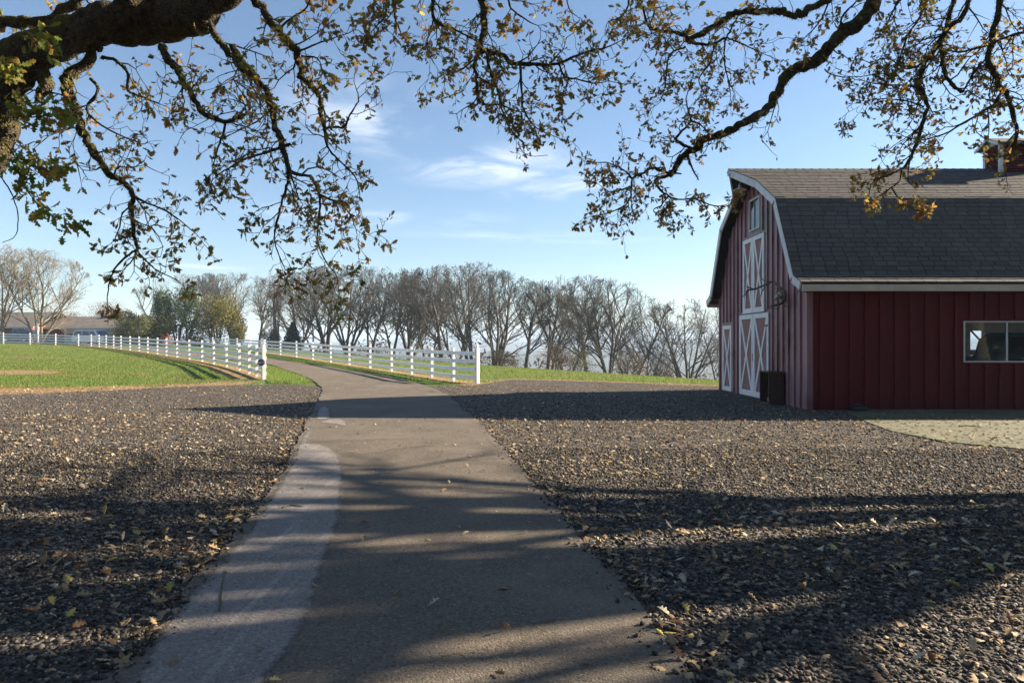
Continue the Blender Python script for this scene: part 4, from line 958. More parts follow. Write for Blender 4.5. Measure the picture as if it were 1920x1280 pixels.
# ================================================================== TREES
def rv3(s=1.0): return Vector((rnd.gauss(0, s), rnd.gauss(0, s), rnd.gauss(0, s)))
def grow_tree(seed, height, spread, stems, r0, base_split=0.06, ch=(8, 7, 6, 3), up=0.15, crown_lo=0.25, twig_r=0.011):
    """polylines of a leafless tree: stems fan out and fill a rounded crown"""
    global rnd; keep = rnd; rnd = random.Random(seed)
    thick, thin, tips = [], [], []
    cen = Vector((0, 0, height*0.56)); rad = Vector((spread, spread*0.9, height*0.44))
    def inside(p):
        q = p - cen; k = 1.0 if q.z > 0 else 0.8; return (q.x/rad.x)**2 + (q.y/rad.y)**2 + (q.z/rad.z*k)**2
    def reach(p, d):                                   # distance to the crown's outline along d
        s_ = 0.3
        while s_ < height and inside(p + d*s_) < 1.0: s_ += 0.3
        return s_
    def branch(p, d, length, r, lev):
        n = (7, 6, 5, 3, 2)[lev]; pts = [p.copy()]; rr = [r]; q = p.copy(); d = d.normalized(); st = length/n
        for i in range(n):
            d = (d + rv3((0.07, 0.11, 0.15, 0.17, 0.2)[lev]) + Vector((0, 0, up*(0.10 if lev == 0 else 0.16)))).normalized()
            nq = q + d*st
            if lev > 0 and inside(nq) > 1.03 and i > 0: break
            q = nq; pts.append(q.copy()); rr.append(r*(1-0.80*(i+1)/n) + twig_r*0.4)
        (thick if lev < 2 else thin).append((pts, rr, (7, 5, 4, 3, 3)[lev]))
        if lev >= 4 or len(pts) < 2: tips.append(pts[-1]); return
        if lev >= len(ch): tips.append(pts[-1]); return
        m = ch[lev]
        for k in range(m):
            t_ = crown_lo + (1-crown_lo)*(k+rnd.random())/m if lev == 0 else 0.18+0.82*(k+rnd.random())/m
            f_ = t_*(len(pts)-1); i = min(int(f_), len(pts)-2); b0 = pts[i].lerp(pts[i+1], f_-i)
            dd = (pts[i+1]-pts[i]).normalized(); side = dd.orthogonal().normalized(); side.rotate(Quaternion(dd, rnd.uniform(0, 6.283)))
            a = rnd.uniform(0.45, 0.95) if lev == 0 else rnd.uniform(0.35, 0.85)
            nd = dd*math.cos(a) + side*math.sin(a)
            ln = length*(rnd.uniform(0.42, 0.68) if lev else rnd.uniform(0.38, 0.62))*(1.05-0.45*t_)
            br = max(twig_r*0.8, rr[i]*rnd.uniform(0.42, 0.62)) if lev < 2 else max(twig_r*0.7, rr[i]*0.5)
            nd = (nd + Vector((0,0,0.10 if lev else 0.0))).normalized()
            if lev == 0: ln = max(0.8, min(reach(b0, nd)*rnd.uniform(0.6, 1.05), height*0.50))
            elif lev == 1: ln = min(max(ln, 0.9), reach(b0, nd)*1.05)
            branch(b0, nd, ln, br, lev+1)
    for s_ in range(stems):
        a = 6.283*s_/stems + rnd.uniform(-.5, .5); lean = rnd.uniform(0.12, 0.42) if stems > 1 else 0.04
        d = Vector((math.cos(a)*lean, math.sin(a)*lean*0.8, 1)); rad_ = r0*(rnd.uniform(0.55, 0.8) if stems > 1 else 1)
        branch(Vector((math.cos(a)*r0*0.6*(stems > 1), math.sin(a)*r0*0.6*(stems > 1), -0.3)), d, height*rnd.uniform(0.86, 0.97), rad_, 0)
    rnd = keep
    return thick, thin, tips
LEAF_T = np.array([(0,0),(0,.22),(0,.48),(0,.74),(0,1.0),(.10,.12),(.06,.22),(.28,.36),(.12,.48),(.34,.62),(.15,.74),(.18,.88),(-.10,.12),(-.06,.22),(-.28,.36),(-.12,.48),(-.34,.62),(-.15,.74),(-.18,.88)])
LEAF_F = []
for o_ in (5, 12):
    T = [(0,o_,1),(o_,o_+1,1),(1,o_+1,o_+2),(1,o_+2,2),(o_+2,o_+3,2),(2,o_+3,o_+4),(2,o_+4,3),(o_+4,o_+5,3),(3,o_+5,o_+6),(3,o_+6,4)]
    LEAF_F += T if o_ == 5 else [(a, c, b_) for a, b_, c in T]
LEAF_F = np.array(LEAF_F)
def leaf_verts(curl, bend): 
    v = np.zeros((len(LEAF_T), 3)); v[:,0] = LEAF_T[:,0]; v[:,1] = LEAF_T[:,1]
    v[:,2] = curl*np.abs(LEAF_T[:,0])*1.2 - bend*LEAF_T[:,1]**2; return v
SIMPLE_T = np.array([(0,0,0),(.3,.5,.05),(0,1,-.1),(-.3,.5,.05)]); SIMPLE_F = np.array([(0,1,2),(0,2,3)])
def rand_rot(n, g):
    q = g.normal(size=(n, 4)); q /= np.linalg.norm(q, axis=1)[:, None]; w, x, y, z = q.T
    return np.stack([np.stack([1-2*(y*y+z*z), 2*(x*y-z*w), 2*(x*z+y*w)], -1), np.stack([2*(x*y+z*w), 1-2*(x*x+z*z), 2*(y*z-x*w)], -1), np.stack([2*(x*z-y*w), 2*(y*z+x*w), 1-2*(x*x+y*y)], -1)], 1)
def leaf_cloud(name, P, sizes, mat, simple=False, Rm=None):
    n = len(P); T = SIMPLE_T if simple else None; Fc = SIMPLE_F if simple else LEAF_F
    Rm = rand_rot(n, npr) if Rm is None else Rm
    if simple: base = np.broadcast_to(T, (n, *T.shape))
    else:
        vars_ = np.stack([leaf_verts(c, b_) for c, b_ in ((.3,.2),(-.25,.35),(.5,-.1),(.1,.5))]); base = vars_[npr.integers(0, 4, n)]
    V = np.einsum('nij,nkj->nki', Rm, base*np.asarray(sizes)[:, None, None]) + np.asarray(P)[:, None, :]
    k = base.shape[1]; Fa = (Fc[None] + (np.arange(n)*k)[:, None, None]).reshape(-1, 3)
    return npmesh(name, V.reshape(-1, 3), Fa, mat)
def tubes_mesh(name, lines, mat, smooth=True):
    mb = MB()
    for pts, rr, k in lines: mb.tube(pts, rr, k, cap=False)
    return mb.mesh(name, mat, smooth)

# ---- bare trees along the edge of the field: a few grown forms, each standing tree a copy of its own
variants = []
CH = {1: (18, 9, 6, 2), 2: (12, 8, 6, 2), 3: (10, 8, 5, 2), 4: (9, 7, 5, 2), 5: (8, 7, 5, 2)}
for (sd_, ht, sp_, st, r0, lo) in ((1,12,5.6,3,0.27,0.20),(2,12,4.8,2,0.25,0.22),(3,12,6.2,4,0.28,0.16),(4,12,4.2,1,0.24,0.22),(5,12,6.0,5,0.24,0.14),(6,12,5.2,3,0.22,0.18)):
    a, b_, _ = grow_tree(sd_, ht, sp_, st, r0, crown_lo=lo, ch=CH[st], twig_r=0.0135)
    variants.append((tubes_mesh('trunk', a, M['grey_bark']), tubes_mesh('crown', b_, M['grey_bark'], False)))
def put_tree(name, var, px_, Y, top_y, label, rz, wide=1.0, mats=None, group='bare trees along the field edge'):
    x = (px_-960)/F*Y; z = H(x, Y); h = (EYE - (top_y-640)/F*Y) - z; s = h/11.6
    o = empty(name, (x, Y, z-0.1), label, 'tree', group); o.rotation_euler = (0, 0, rz); o.scale = (s*wide, s*wide, s)
    for nm, me in zip(('trunk', 'crown'), variants[var]):
        c = bpy.data.objects.new(nm, me); col.objects.link(c); c.parent = o
    return o
TREES = [
 (1, 300, 150, 524, 'bare grey tree partly hidden behind the olive green shrub'),
 (0, 352, 150, 517, 'bare tree whose top shows above the golden shrub'),
 (2, 398, 150, 516, 'bare tree behind the right edge of the golden shrub'),
 (0, 440, 118, 513, 'bare tree with dark trunk directly right of the golden shrub'),
 (3, 487, 125, 520, 'slender bare tree just left of the utility pole'),
 (4, 560, 112, 508, 'many-stemmed bare tree behind the small dark conifer'),
 (2, 612, 102, 503, 'wide multi-stemmed bare tree, first right of the dark conifer'),
 (4, 652, 98, 498, 'wide fan-shaped bare tree left of the gap above the fence bend'),
 (1, 735, 98, 503, 'upright bare tree in the middle of the tree row'),
 (3, 765, 102, 512, 'thin single-trunked bare tree in the middle of the tree row'),
 (5, 800, 96, 505, 'bare tree with reddish trunk left of the largest bare tree'),
 (3, 828, 92, 500, 'straight tall bare tree immediately left of the largest bare tree'),
 (0, 886, 84, 495, 'largest bare tree, with a forked trunk behind the right fence end post'),
 (3, 986, 86, 526, 'narrow vase-shaped bare tree standing alone right of the fence end post'),
 (1, 1062, 84, 515, 'tall bare tree above the bushes, left of the domed one'),
 (2, 1140, 82, 527, 'broad dome-shaped bare tree above the bushes'),
 (5, 1215, 88, 594, 'small low bare tree right of the broad domed one'),
 (4, 1290, 88, 562, 'bare spreading tree standing alone left of the barn'),
 (5, 1352, 96, 585, 'bare tree half hidden by the barn corner'),
 (5, 588, 118, 506, 'bare tree behind the gap between the conifer and the first wide tree'),
 (0, 692, 108, 503, 'rounded bare tree over the bend of the right fence'),
 (4, 770, 112, 505, 'bushy bare tree behind the thin one in mid row'),
 (5, 858, 100, 503, 'bare tree crowding the left side of the largest one'),
 (2, 930, 104, 512, 'bare tree showing right behind the largest one'),
 (0, 1025, 98, 530, 'bare tree between the narrow vase-shaped one and the tall one'),
 (3, 1100, 92, 520, 'bare tree whose crown joins the tall one and the domed one'),
 (1, 1185, 92, 545, 'bare tree on the right shoulder of the broad domed one'),
]
for i, (v, px_, Y, ty, lab) in enumerate(TREES): put_tree('bare_tree', v, px_, Y, ty, lab, i*1.3+0.4, 1.12)
# unseen dark evergreens added behind the camera to shade the barn's long wall and foreground
BEHIND = [(-17,-13,13,6.5), (-7,-16,15,7), (4,-17,14,7), (15,-15,15,7), (26,-11,14,7), (36,-4,13,6)]
# two twiggy sunlit trees in front of the house
for me_set in ((11, 9, 5.6, 3, 0.22), (12, 9, 5.2, 4, 0.20)):
    a, b_, _ = grow_tree(me_set[0], me_set[1]+3, me_set[2], me_set[3], me_set[4], crown_lo=0.15, ch=(9, 7, 6, 3), up=0.22, twig_r=0.013)
    variants.append((tubes_mesh('trunk', a, M['tan_bark']), tubes_mesh('crown', b_, M['tan_bark'], False)))
put_tree('bare_tree', 7, 72, 87, 470, 'tan leafless tree with domed crown in front of the house', 0.3, 1.15, group='leafless trees before the house')
put_tree('bare_tree', 6, -2, 86, 458, 'tan leafless tree cut by the left edge of the picture', 2.0, 1.05, group='leafless trees before the house')

# ---- shrubs and leafy trees: lumps of leaf-sized faces on stems
def leafy(name, label, px_, Y, half_px, top_y, mat, n, leaf, cat='shrub', lumps=9, seed=1, trunk=0.1, low=0.0, rim=0.55):
    g = np.random.default_rng(seed); x0 = (px_-960)/F*Y; z0 = H(x0, Y); rx = half_px/F*Y; h = (EYE - (top_y-640)/F*Y) - z0
    t = empty(name, (x0, Y, z0), label, cat, 'leafy shrubs and trees by the drive')
    cs = [(0, 0, h*0.5, rx*0.76, h*0.48)]
    for i in range(lumps):
        a = g.uniform(0, 6.283); k = g.uniform(0.35, 0.8); zz = g.uniform(0.14+low, 0.82)*h; s_ = g.uniform(0.28, 0.45)
        cs.append((math.cos(a)*rx*k, math.sin(a)*rx*k*0.8, zz, rx*s_, min(h*s_*0.75, h-zz+0.02*h)))
    P = []
    per = n//len(cs)
    for (cx_, cy_, cz_, rr, rh) in cs:
        v = g.normal(size=(per, 3)); v /= np.linalg.norm(v, axis=1)[:, None]
        r_ = (rim + (1-rim)*g.random(per)**0.6)*(1+0.16*np.sin(v[:,0]*7+cz_)*np.cos(v[:,2]*6+cx_))
        q = v*r_[:, None]*np.array([rr, rr, rh]) + np.array([cx_, cy_, cz_]); P.append(q)
    P = np.concatenate(P); P = P[(P[:,2] > 0.05)]
    me = leaf_cloud('foliage', P, g.uniform(leaf*0.6, leaf*1.3, len(P)), mat, True)
    f_ = bpy.data.objects.new('foliage', me); col.objects.link(f_); f_.parent = t; f_['kind'] = 'stuff'
    lines = []
    for i in range(7):
        a = i*0.9+seed; q = Vector((math.cos(a)*rx*0.45, math.sin(a)*rx*0.4, h*g.uniform(0.55, 0.8)))
        lines.append(([Vector((math.cos(a)*trunk, math.sin(a)*trunk, -0.2)), q*0.35+Vector((0,0,h*0.05)), q*0.7, q], [trunk, trunk*0.7, trunk*0.45, trunk*0.15], 5))
    s_ = bpy.data.objects.new('stem', tubes_mesh('stem', lines, M['grey_bark'])); col.objects.link(s_); s_.parent = t
    return t
leafy('golden_shrub', 'large rounded golden green shrub behind the left fence', 408, 92, 48, 545, M['gold_leaf'], 9000, 0.24, seed=3, lumps=11)
leafy('green_shrub', 'dark green leafy tree left of the golden shrub', 332, 91, 50, 541, M['dkgreen_leaf'], 9500, 0.24, seed=4)
leafy('olive_tree', 'low olive green fruit tree in front of the house end', 266, 88, 54, 580, M['olive_leaf'], 8000, 0.19, cat='tree', seed=5, low=0.12, trunk=0.14)
leafy('rusty_tree', 'rust brown tree rising behind the garage roof', 165, 125, 60, 560, M['rust_leaf'], 15000, 0.15, cat='tree', seed=6, rim=0.2)
leafy('brown_tree', 'brown thinning tree at the top of the utility pole', 520, 100, 20, 503, M['rust_leaf'], 3500, 0.14, cat='tree', seed=7, rim=0.1, low=0.45, lumps=6)
leafy('low_shrub', 'low dark green shrub at the foot of the green leafy tree', 300, 89, 30, 606, M['dkgreen_leaf'], 5000, 0.17, seed=14)
leafy('russet_bush', 'russet bush below the utility pole', 506, 100, 26, 606, M['rust_leaf'], 2600, 0.2, seed=8, rim=0.2)
leafy('hedge_bush', 'green bush at the right end of the golden shrub', 445, 90, 16, 606, M['gold_leaf'], 2200, 0.2, seed=9)
brush = [(1040, 70, 36, 640, 'bristly dark bush left of the domed bare tree'), (1085, 72, 34, 648, 'tangled bush with orange leaves below the tall bare tree'), (1180, 76, 36, 655, 'brown bush at the foot of the broad domed tree'),
         (935, 76, 34, 655, 'grey brown bush right of the fence end post'), (965, 72, 16, 668, 'small dark green bush at the field edge'), (1240, 84, 24, 662, 'brown bush between the small tree and the lone spreading tree')]
for i, (px_, Y, hw_, ty, lab) in enumerate(brush):
    sx_ = (px_-960)/F*Y; o = put_tree('bush', i % 3, px_, Y, ty, lab, i*2.1, 1.0, group='bushes at the field edge'); h = o.scale.z*11.6
    o.scale = (hw_/F*Y/4.6, hw_/F*Y/4.6, o.scale.z); o['category'] = 'bush'
    g = np.random.default_rng(40+i); n = 2400; v = g.normal(size=(n,3)); v /= np.linalg.norm(v,axis=1)[:,None]
    P = v*(g.random(n)**0.45)[:,None]*np.array([5.2,5.2,5.6]) + np.array([0,0,5.6])
    f_ = bpy.data.objects.new('foliage', leaf_cloud('foliage', P, g.uniform(0.15,0.4,n), M['rust_leaf'] if i % 3 != 1 else M['olive_leaf'], True)); col.objects.link(f_); f_.parent = o; f_['kind'] = 'stuff'
for i, (x_, y_, h_, r_) in enumerate(BEHIND):
    t = empty('shade_evergreen', (x_, y_, H(x_, y_)), 'tall dark evergreen added unseen behind the camera to block sky light', 'tree', 'evergreens added to shade the yard'); g = np.random.default_rng(60+i); n = 4200
    zz = g.random(n)**0.9; a = g.uniform(0, 6.283, n); rr = (1-0.75*zz)*r_*(0.5+0.5*g.random(n)**0.5)*(1+0.15*np.sin(a*4+zz*17))
    f_ = bpy.data.objects.new('foliage', leaf_cloud('foliage', np.stack([np.cos(a)*rr, np.sin(a)*rr*0.7, 0.4+zz*h_], -1), g.uniform(0.6,1.3,n), M['conifer'], True)); col.objects.link(f_); f_.parent = t; f_['kind'] = 'stuff'
    s_ = bpy.data.objects.new('trunk', tubes_mesh('trunk', [([Vector((0,0,-0.3)), Vector((0,0,h_*0.5)), Vector((0,0,h_*0.97))], [0.35,0.22,0.04], 8)], M['grey_bark'])); col.objects.link(s_); s_.parent = t
# small dark conifer
gz = ground_at(549, 96); t = empty('conifer', gz, 'small dark blue-green conifer behind the right fence', 'tree'); hcon = 3.6
g = np.random.default_rng(5); n = 5000; zz = g.random(n)**0.8; a = g.uniform(0, 6.283, n); rr = (1-zz)*1.55*(0.45+0.55*g.random(n)**0.5)*(1+0.2*np.sin(a*5+zz*20))+0.05
f_ = bpy.data.objects.new('foliage', leaf_cloud('foliage', np.stack([np.cos(a)*rr, np.sin(a)*rr, 0.15+zz*hcon], -1), g.uniform(0.15,0.35,n), M['conifer'], True)); col.objects.link(f_); f_.parent = t; f_['kind'] = 'stuff'
s_ = bpy.data.objects.new('trunk', tubes_mesh('trunk', [([Vector((0,0,-0.2)), Vector((0,0,1.8)), Vector((0,0,3.4))], [0.11,0.07,0.02], 6)], M['grey_bark'])); col.objects.link(s_); s_.parent = t
# the wooded valley below the field: too far to tell trees apart
P = []; g = np.random.default_rng(21)
for i in range(620):
    Y = g.uniform(150, 620); x = g.uniform(-0.45*Y, 0.9*Y); z = H(x, Y)
    if z > -4: continue
    h = g.uniform(5, 9); n = 75; v = g.normal(size=(n,3)); v /= np.linalg.norm(v,axis=1)[:,None]
    P.append(v*(g.random(n)**0.4)[:,None]*np.array([h*0.5,h*0.5,h*0.5]) + np.array([x, Y, z+h*0.52]))
P = np.concatenate(P); o = link('far_woods', leaf_cloud('far_woods', P, npr.uniform(0.5, 1.15, len(P)), M['far_leaf'], True))
tag(o, 'hazy brown woods filling the valley beyond the field', 'woods', kind='stuff')
# ================================================================== THE TWO OAKS OVERHEAD
def trace(pts, d0, d1, r):
    """photograph pixels -> points between depths d0 and d1; r = half widths in pixels"""
    n = len(pts); P = []; 
    for i, (x, y) in enumerate(pts):
        u = i/(n-1) if n > 1 else 0; d = d0 + (d1-d0)*u + 0.10*wig(i*0.9+x*0.01, 1.0, 3); P.append(pix(x, y, d))
    rr = np.interp(np.linspace(0,1,n), np.linspace(0,1,len(r)), r); Rr = [float(rr[i])*P[i].y/F for i in range(n)]
    S = spline([tuple(p) for p in P], 4); Ri = list(np.interp(np.linspace(0,1,len(S)), np.linspace(0,1,n), Rr))
    thin_ = 0.75 if max(r) < 20 else 0.82; S = [p + rv3(min(0.25*Ri[i], 0.012)) for i, p in enumerate(S)]; Ri = [thin_*q*(1 + (rnd.uniform(-0.15, 0.2) if max(r) < 20 else 0.10*wig(i*0.7, 1.0, 8))) for i, q in enumerate(Ri)]
    return S, Ri
def oak_right(t): return t.location.x > 0
class Oak:
    def __init__(s, root): s.root = root; s.limbs = []; s.twigs = []; s.leaves = []; s.moss = []; s.big = []
    def limb(s, S, Rr, leafy=1.0, k=8, moss=0.0, twig_len=0.5, droop=0.25, step=0.11, hang=0.0):
        s.limbs.append((S, Rr, k))
        if moss:
            for i in range(len(S)-1):
                L_ = (S[i+1]-S[i]).length; m = int(L_*moss*420*(0.4+Rr[i]*9))
                for _ in range(m):
                    q = S[i].lerp(S[i+1], rnd.random()); d = (S[i+1]-S[i]).normalized(); n = d.orthogonal(); n.rotate(Quaternion(d, rnd.uniform(0, 6.283)))
                    s.moss.append((q + n.normalized()*Rr[i]*0.92, (n.normalized()*0.5 + Vector((0,0,-0.7 if rnd.random() < hang + 0.35 else 0.1)) + rv3(0.4)).normalized(), rnd.uniform(0.015, 0.05)))
        if leafy <= 0: return
        acc = 0
        for i in range(len(S)-1):
            acc += (S[i+1]-S[i]).length
            while acc > step/leafy:
                acc -= step/leafy
                d = (S[i+1]-S[i]).normalized(); n = d.orthogonal().normalized(); n.rotate(Quaternion(d, rnd.uniform(0, 6.283)))
                n.y *= 0.8
                s.twig(S[i].lerp(S[i+1], rnd.random()), (n*0.9 + d*0.5 + Vector((0,0,-droop))).normalized(), twig_len*rnd.uniform(0.45, 1.15), min(Rr[i]*0.55, 0.009), 0)
        s.twig(S[-1], (S[-1]-S[-2]).normalized(), twig_len*0.7, min(Rr[-1], 0.008), 0)
    def twig(s, p, d, length, r, lev):
        n = 5 if lev == 0 else 3; pts = [p.copy()]; rr = [max(r, 0.0026)]; q = p.copy(); st = length/n
        for i in range(n):
            d = (d + rv3(0.28) + Vector((0,0,-0.03))).normalized(); q = q + d*st; pts.append(q.copy()); rr.append(max(0.0022, r*(1-0.7*(i+1)/n)))
            if lev < 2 and rnd.random() < (0.95 if lev == 0 else 0.45):
                sd_ = d.orthogonal().normalized(); sd_.rotate(Quaternion(d, rnd.uniform(0, 6.283)))
                s.twig(q, (d*0.6 + sd_*0.8 + Vector((0,0,-0.1))).normalized(), length*rnd.uniform(0.3, 0.55), r*0.6, lev+1)
            elif lev >= 1 and rnd.random() < 0.22: s.leaf(q, d)
        s.twigs.append((pts, rr, 4 if lev == 0 else 3))
        if rnd.random() < s.density:
            for _ in range(rnd.choice((1, 2, 3, 4))): s.leaf(q, d)
    density = 0.62
    def leaf(s, p, d):
        v = (d*0.6 + rv3(0.55) + Vector((0,0,-0.15))).normalized(); s.leaves.append((p + rv3(0.008), v, rnd.uniform(0.037, 0.066)))
    def build(s, leafmat_, barkmat):
        t = s.root
        me = tubes_mesh('limbs', s.limbs[:0], barkmat) if False else None
        for S, Rr, k in s.limbs:
            mb = MB()
            if max(Rr) > 0.06:
                n = len(S)*3; S2 = [S[min(int(u), len(S)-2)].lerp(S[min(int(u), len(S)-2)+1], u-min(int(u), len(S)-2)) for u in np.linspace(0, len(S)-1, n)]
                R2 = list(np.interp(np.linspace(0, len(S)-1, n), range(len(S)), Rr)); kk = 18; mb.tube(S2, R2, kk)
                for q_ in range(n*kk):
                    i_ = q_//kk; v = Vector(mb.v[q_]); dn = (v - S2[i_]).normalized()
                    a_ = 0.5*mnoise.noise(Vector((v.x*9, v.y*9, v.z*9))) + 0.35*abs(mnoise.noise(Vector(((q_ % kk)*0.9, i_*0.13, 2.0)))) + 0.3*mnoise.noise(v*22)
                    mb.v[q_] = tuple(v + dn*a_*min(0.045, R2[i_]*0.28))
            else: mb.tube(S, Rr, k)
            o = mb.build('limb', barkmat, t, smooth=True, recalc=False)
        o = link('twigs', tubes_mesh('twigs', s.twigs, M['twig'], True), t); o['kind'] = 'stuff'
        # leaves: the largest in view are parts, the others one mass
        def mats(Ls):
            n = len(Ls); D = np.array([l[1][:] for l in Ls]); up = npr.normal(size=(n,3)); X = np.cross(D, up); X /= np.linalg.norm(X,axis=1)[:,None]; Z = np.cross(X, D)
            return np.stack([X, D, Z], -1)
        def infr(p): return p.y > 0.5 and abs(p.x) < 0.74*p.y and abs(p.z-EYE) < 0.49*p.y
        vis = [l for l in s.leaves if infr(l[0])]; vis.sort(key=lambda l: -l[2]/l[0].y); near = vis[:290]; ids = set(id(l) for l in near)
        rest_ = [l for l in s.leaves if id(l) not in ids]
        lm = []
        for c_, b_ in ((.3,.2),(-.25,.35),(.5,-.1),(.1,.5)):
            m_ = npmesh('leaf', leaf_verts(c_, b_), LEAF_F, leafmat_); lm.append(m_)
        inv = wm(t).inverted()
        for l, Rm in zip(near, mats(near)):
            o = bpy.data.objects.new('leaf', lm[rnd.randrange(4)]); col.objects.link(o); o.parent = t; o.matrix_parent_inverse = inv
            o.matrix_basis = Matrix.Translation(l[0]) @ Matrix(Rm.tolist()).to_4x4() @ Matrix.Scale(l[2], 4)
        vis_r = [l for l in rest_ if infr(l[0])]; hid = [l for l in rest_ if not infr(l[0])]
        if vis_r:
            o = link('foliage', leaf_cloud('foliage', [l[0][:] for l in vis_r], [l[2] for l in vis_r], leafmat_, False, mats(vis_r)), t); o['kind'] = 'stuff'
        if hid:
            o = link('upper_foliage', leaf_cloud('upper_foliage', [l[0][:] for l in hid], [l[2]*(1.3 if oak_right(t) or l[0].z < EYE + 0.75*abs(l[0].y) + 0.5 else 2.6) for l in hid], leafmat_, True, mats(hid)), t); o['kind'] = 'stuff'
        if s.moss:
            n = len(s.moss); P = np.array([m_[0][:] for m_ in s.moss]); D = np.array([m_[1][:] for m_ in s.moss]); sc = np.array([m_[2] for m_ in s.moss])
            X = np.cross(D, npr.normal(size=(n,3))); X /= np.linalg.norm(X,axis=1)[:,None]
            V = np.stack([P + X*0.0028, P - X*0.0028, P + D*sc[:,None]], 1).reshape(-1,3)
            o = link('moss', npmesh('moss', V, np.arange(n*3).reshape(-1,3), M['moss']), t); o['kind'] = 'stuff'
        if s.big:
            o = link('low_foliage', leaf_cloud('low_foliage', [l[0][:] for l in s.big], [l[2] for l in s.big], M['green_leaf'], False, mats(s.big)), t); o['kind'] = 'stuff'
    def link_to(s, start, host, r):                    # join a traced branch to the limb it grows from, above the picture
        q = min(host, key=lambda p: (p-start).length); mid = q.lerp(start, 0.5) + Vector((0,0,0.12*(q-start).length))
        S = spline([tuple(q), tuple(mid), tuple(start)], 4); s.limbs.append((S, list(np.linspace(r*1.25, r, len(S))), 7)); return S

# ---- left oak: trunk just outside the picture, heavy limbs across the upper left corner
oakL = Oak(empty('oak_tree', (-7.3, 6.7, 0), 'old mossy oak whose heavy limbs cross the upper left corner', 'tree', 'oaks overhanging the drive'))
oakL.density = 0.66
top = Vector((-6.5, 6.5, 2.5))
trunk = spline([(-7.35,6.75,-0.3),(-7.3,6.7,0.3),(-7.0,6.6,1.3),(-6.5,6.5,2.5)], 5)
tr_o = MB().tube(trunk, list(np.interp(np.linspace(0,1,len(trunk)), [0,0.2,0.6,1], [0.85,0.6,0.5,0.46])), 14).build('trunk', M['oak_bark'], oakL.root, smooth=True, recalc=False)
def path(pts3, rr): S = spline(pts3, 5); return S, list(np.interp(np.linspace(0,1,len(S)), np.linspace(0,1,len(rr)), rr))
def tl(pts, d0, d1, r, **kw):
    kw.setdefault('leafy', 1.0); kw['leafy'] *= 0.80
    S, Rr = trace(pts, d0, d1, r); oakL.limb(S, Rr, **kw); return S
def joinL(q, S, r): oakL.limbs.append((spline([tuple(q), tuple(q.lerp(S[0],0.5)+Vector((0,0,0.1))), tuple(S[0])],4), list(np.linspace(r*1.1, r, 9)), 10))
LA = tl([(-120,185),(-20,140),(60,95),(130,68),(200,48),(270,43),(330,33),(390,8),(450,-40),(520,-105),(640,-230),(800,-330)], 6.4, 5.4, [40,42,40,38,42,46,44,36,30,26,20,12], leafy=0.0, moss=1.0, k=12)
LB = tl([(-150,420),(-60,340),(-5,265),(12,200),(34,150),(72,112),(120,86),(170,55),(222,18),(262,-20),(330,-100),(430,-220)], 6.0, 5.5, [44,40,34,27,25,24,22,20,19,17,15,10], leafy=0.0, moss=1.2, k=12)
joinL(top, LA, 0.22); joinL(top, LB, 0.22)
tl([(-60,70),(10,45),(60,42),(110,26),(150,0),(190,-40)], 6.7, 6.5, [14,12,10], leafy=0.5, moss=1.0)
tl([(70,125),(84,150),(82,172),(70,190)], 5.8, 5.7, [18,17,13,6], leafy=0.0, moss=2.0)
S = tl([(185,85),(150,125),(126,146),(121,165),(136,186),(141,210),(155,240),(165,270),(180,290)], 5.9, 5.85, [13,13,12,12,10,9], leafy=0.35, moss=1.6, hang=0.4)
S = tl([(180,290),(190,302),(205,325),(225,338),(242,352),(249,370),(248,400),(252,440),(257,470)], 5.85, 5.8, [9,7,5,4], leafy=0.85, moss=1.4, twig_len=0.42)
tl([(257,470),(238,480),(214,505),(204,535),(201,562)], 5.8, 5.75, [3.2,1.2], leafy=0.5, twig_len=0.2)
tl([(257,470),(280,495),(300,510),(335,526)], 5.8, 5.85, [2.6,1], leafy=0.9, twig_len=0.22)
tl([(250,368),(275,380),(305,392),(335,412),(360,432)], 5.8, 5.9, [3,1], leafy=1.1, twig_len=0.34)
tl([(248,385),(230,400),(224,425),(215,450)], 5.8, 5.7, [2.5,1], leafy=0.8, twig_len=0.22)
tl([(300,85),(316,112),(336,137),(346,160),(366,190),(382,213),(402,221),(426,228),(450,220),(462,213)], 5.7, 5.6, [9,8,7,5,3], leafy=0.9, moss=1.3, hang=0.3)
tl([(424,228),(418,252),(406,285),(398,315)], 5.6, 5.6, [3.5,1.2], leafy=1.1, twig_len=0.35)
tl([(390,45),(410,75),(430,100),(452,126),(476,150)], 5.7, 5.6, [9,5], leafy=0.7, moss=1.2)
tl([(470,-10),(482,5),(507,40),(535,70),(553,95),(562,125),(568,150),(590,165),(602,190),(603,215),(608,243)], 5.6, 5.5, [10,9,8,6,5], leafy=0.85, moss=1.3, hang=0.3)
tl([(608,243),(622,238),(645,237),(656,215),(672,190),(668,165)], 5.5, 5.5, [3.5,1.2], leafy=1.25, twig_len=0.34)
tl([(608,243),(612,262),(618,283),(640,305),(665,330),(675,365)], 5.5, 5.45, [3.5,1.2], leafy=1.25, twig_len=0.34)
tl([(432,85),(465,130),(485,150),(500,170),(510,200),(520,240),(526,268),(536,300),(542,330)], 5.65, 5.6, [8,8,7,6], leafy=0.8, moss=1.3)
tl([(540,328),(538,350),(530,375),(520,410),(515,440),(520,470),(535,505)], 5.6, 5.55, [4,1.2], leafy=1.2, twig_len=0.36)
tl([(541,322),(560,328),(582,331),(592,350),(600,370),(598,410),(595,450),(610,488),(630,515)], 5.6, 5.5, [4.5,1.2], leafy=1.2, twig_len=0.36)
tl([(600,366),(626,376),(642,386),(658,405),(668,432)], 5.5, 5.5, [3,1], leafy=1.2, twig_len=0.3)
tl([(545,270),(500,285),(455,300),(420,320),(400,335)], 5.6, 5.6, [4,1.2], leafy=1.3, twig_len=0.4)
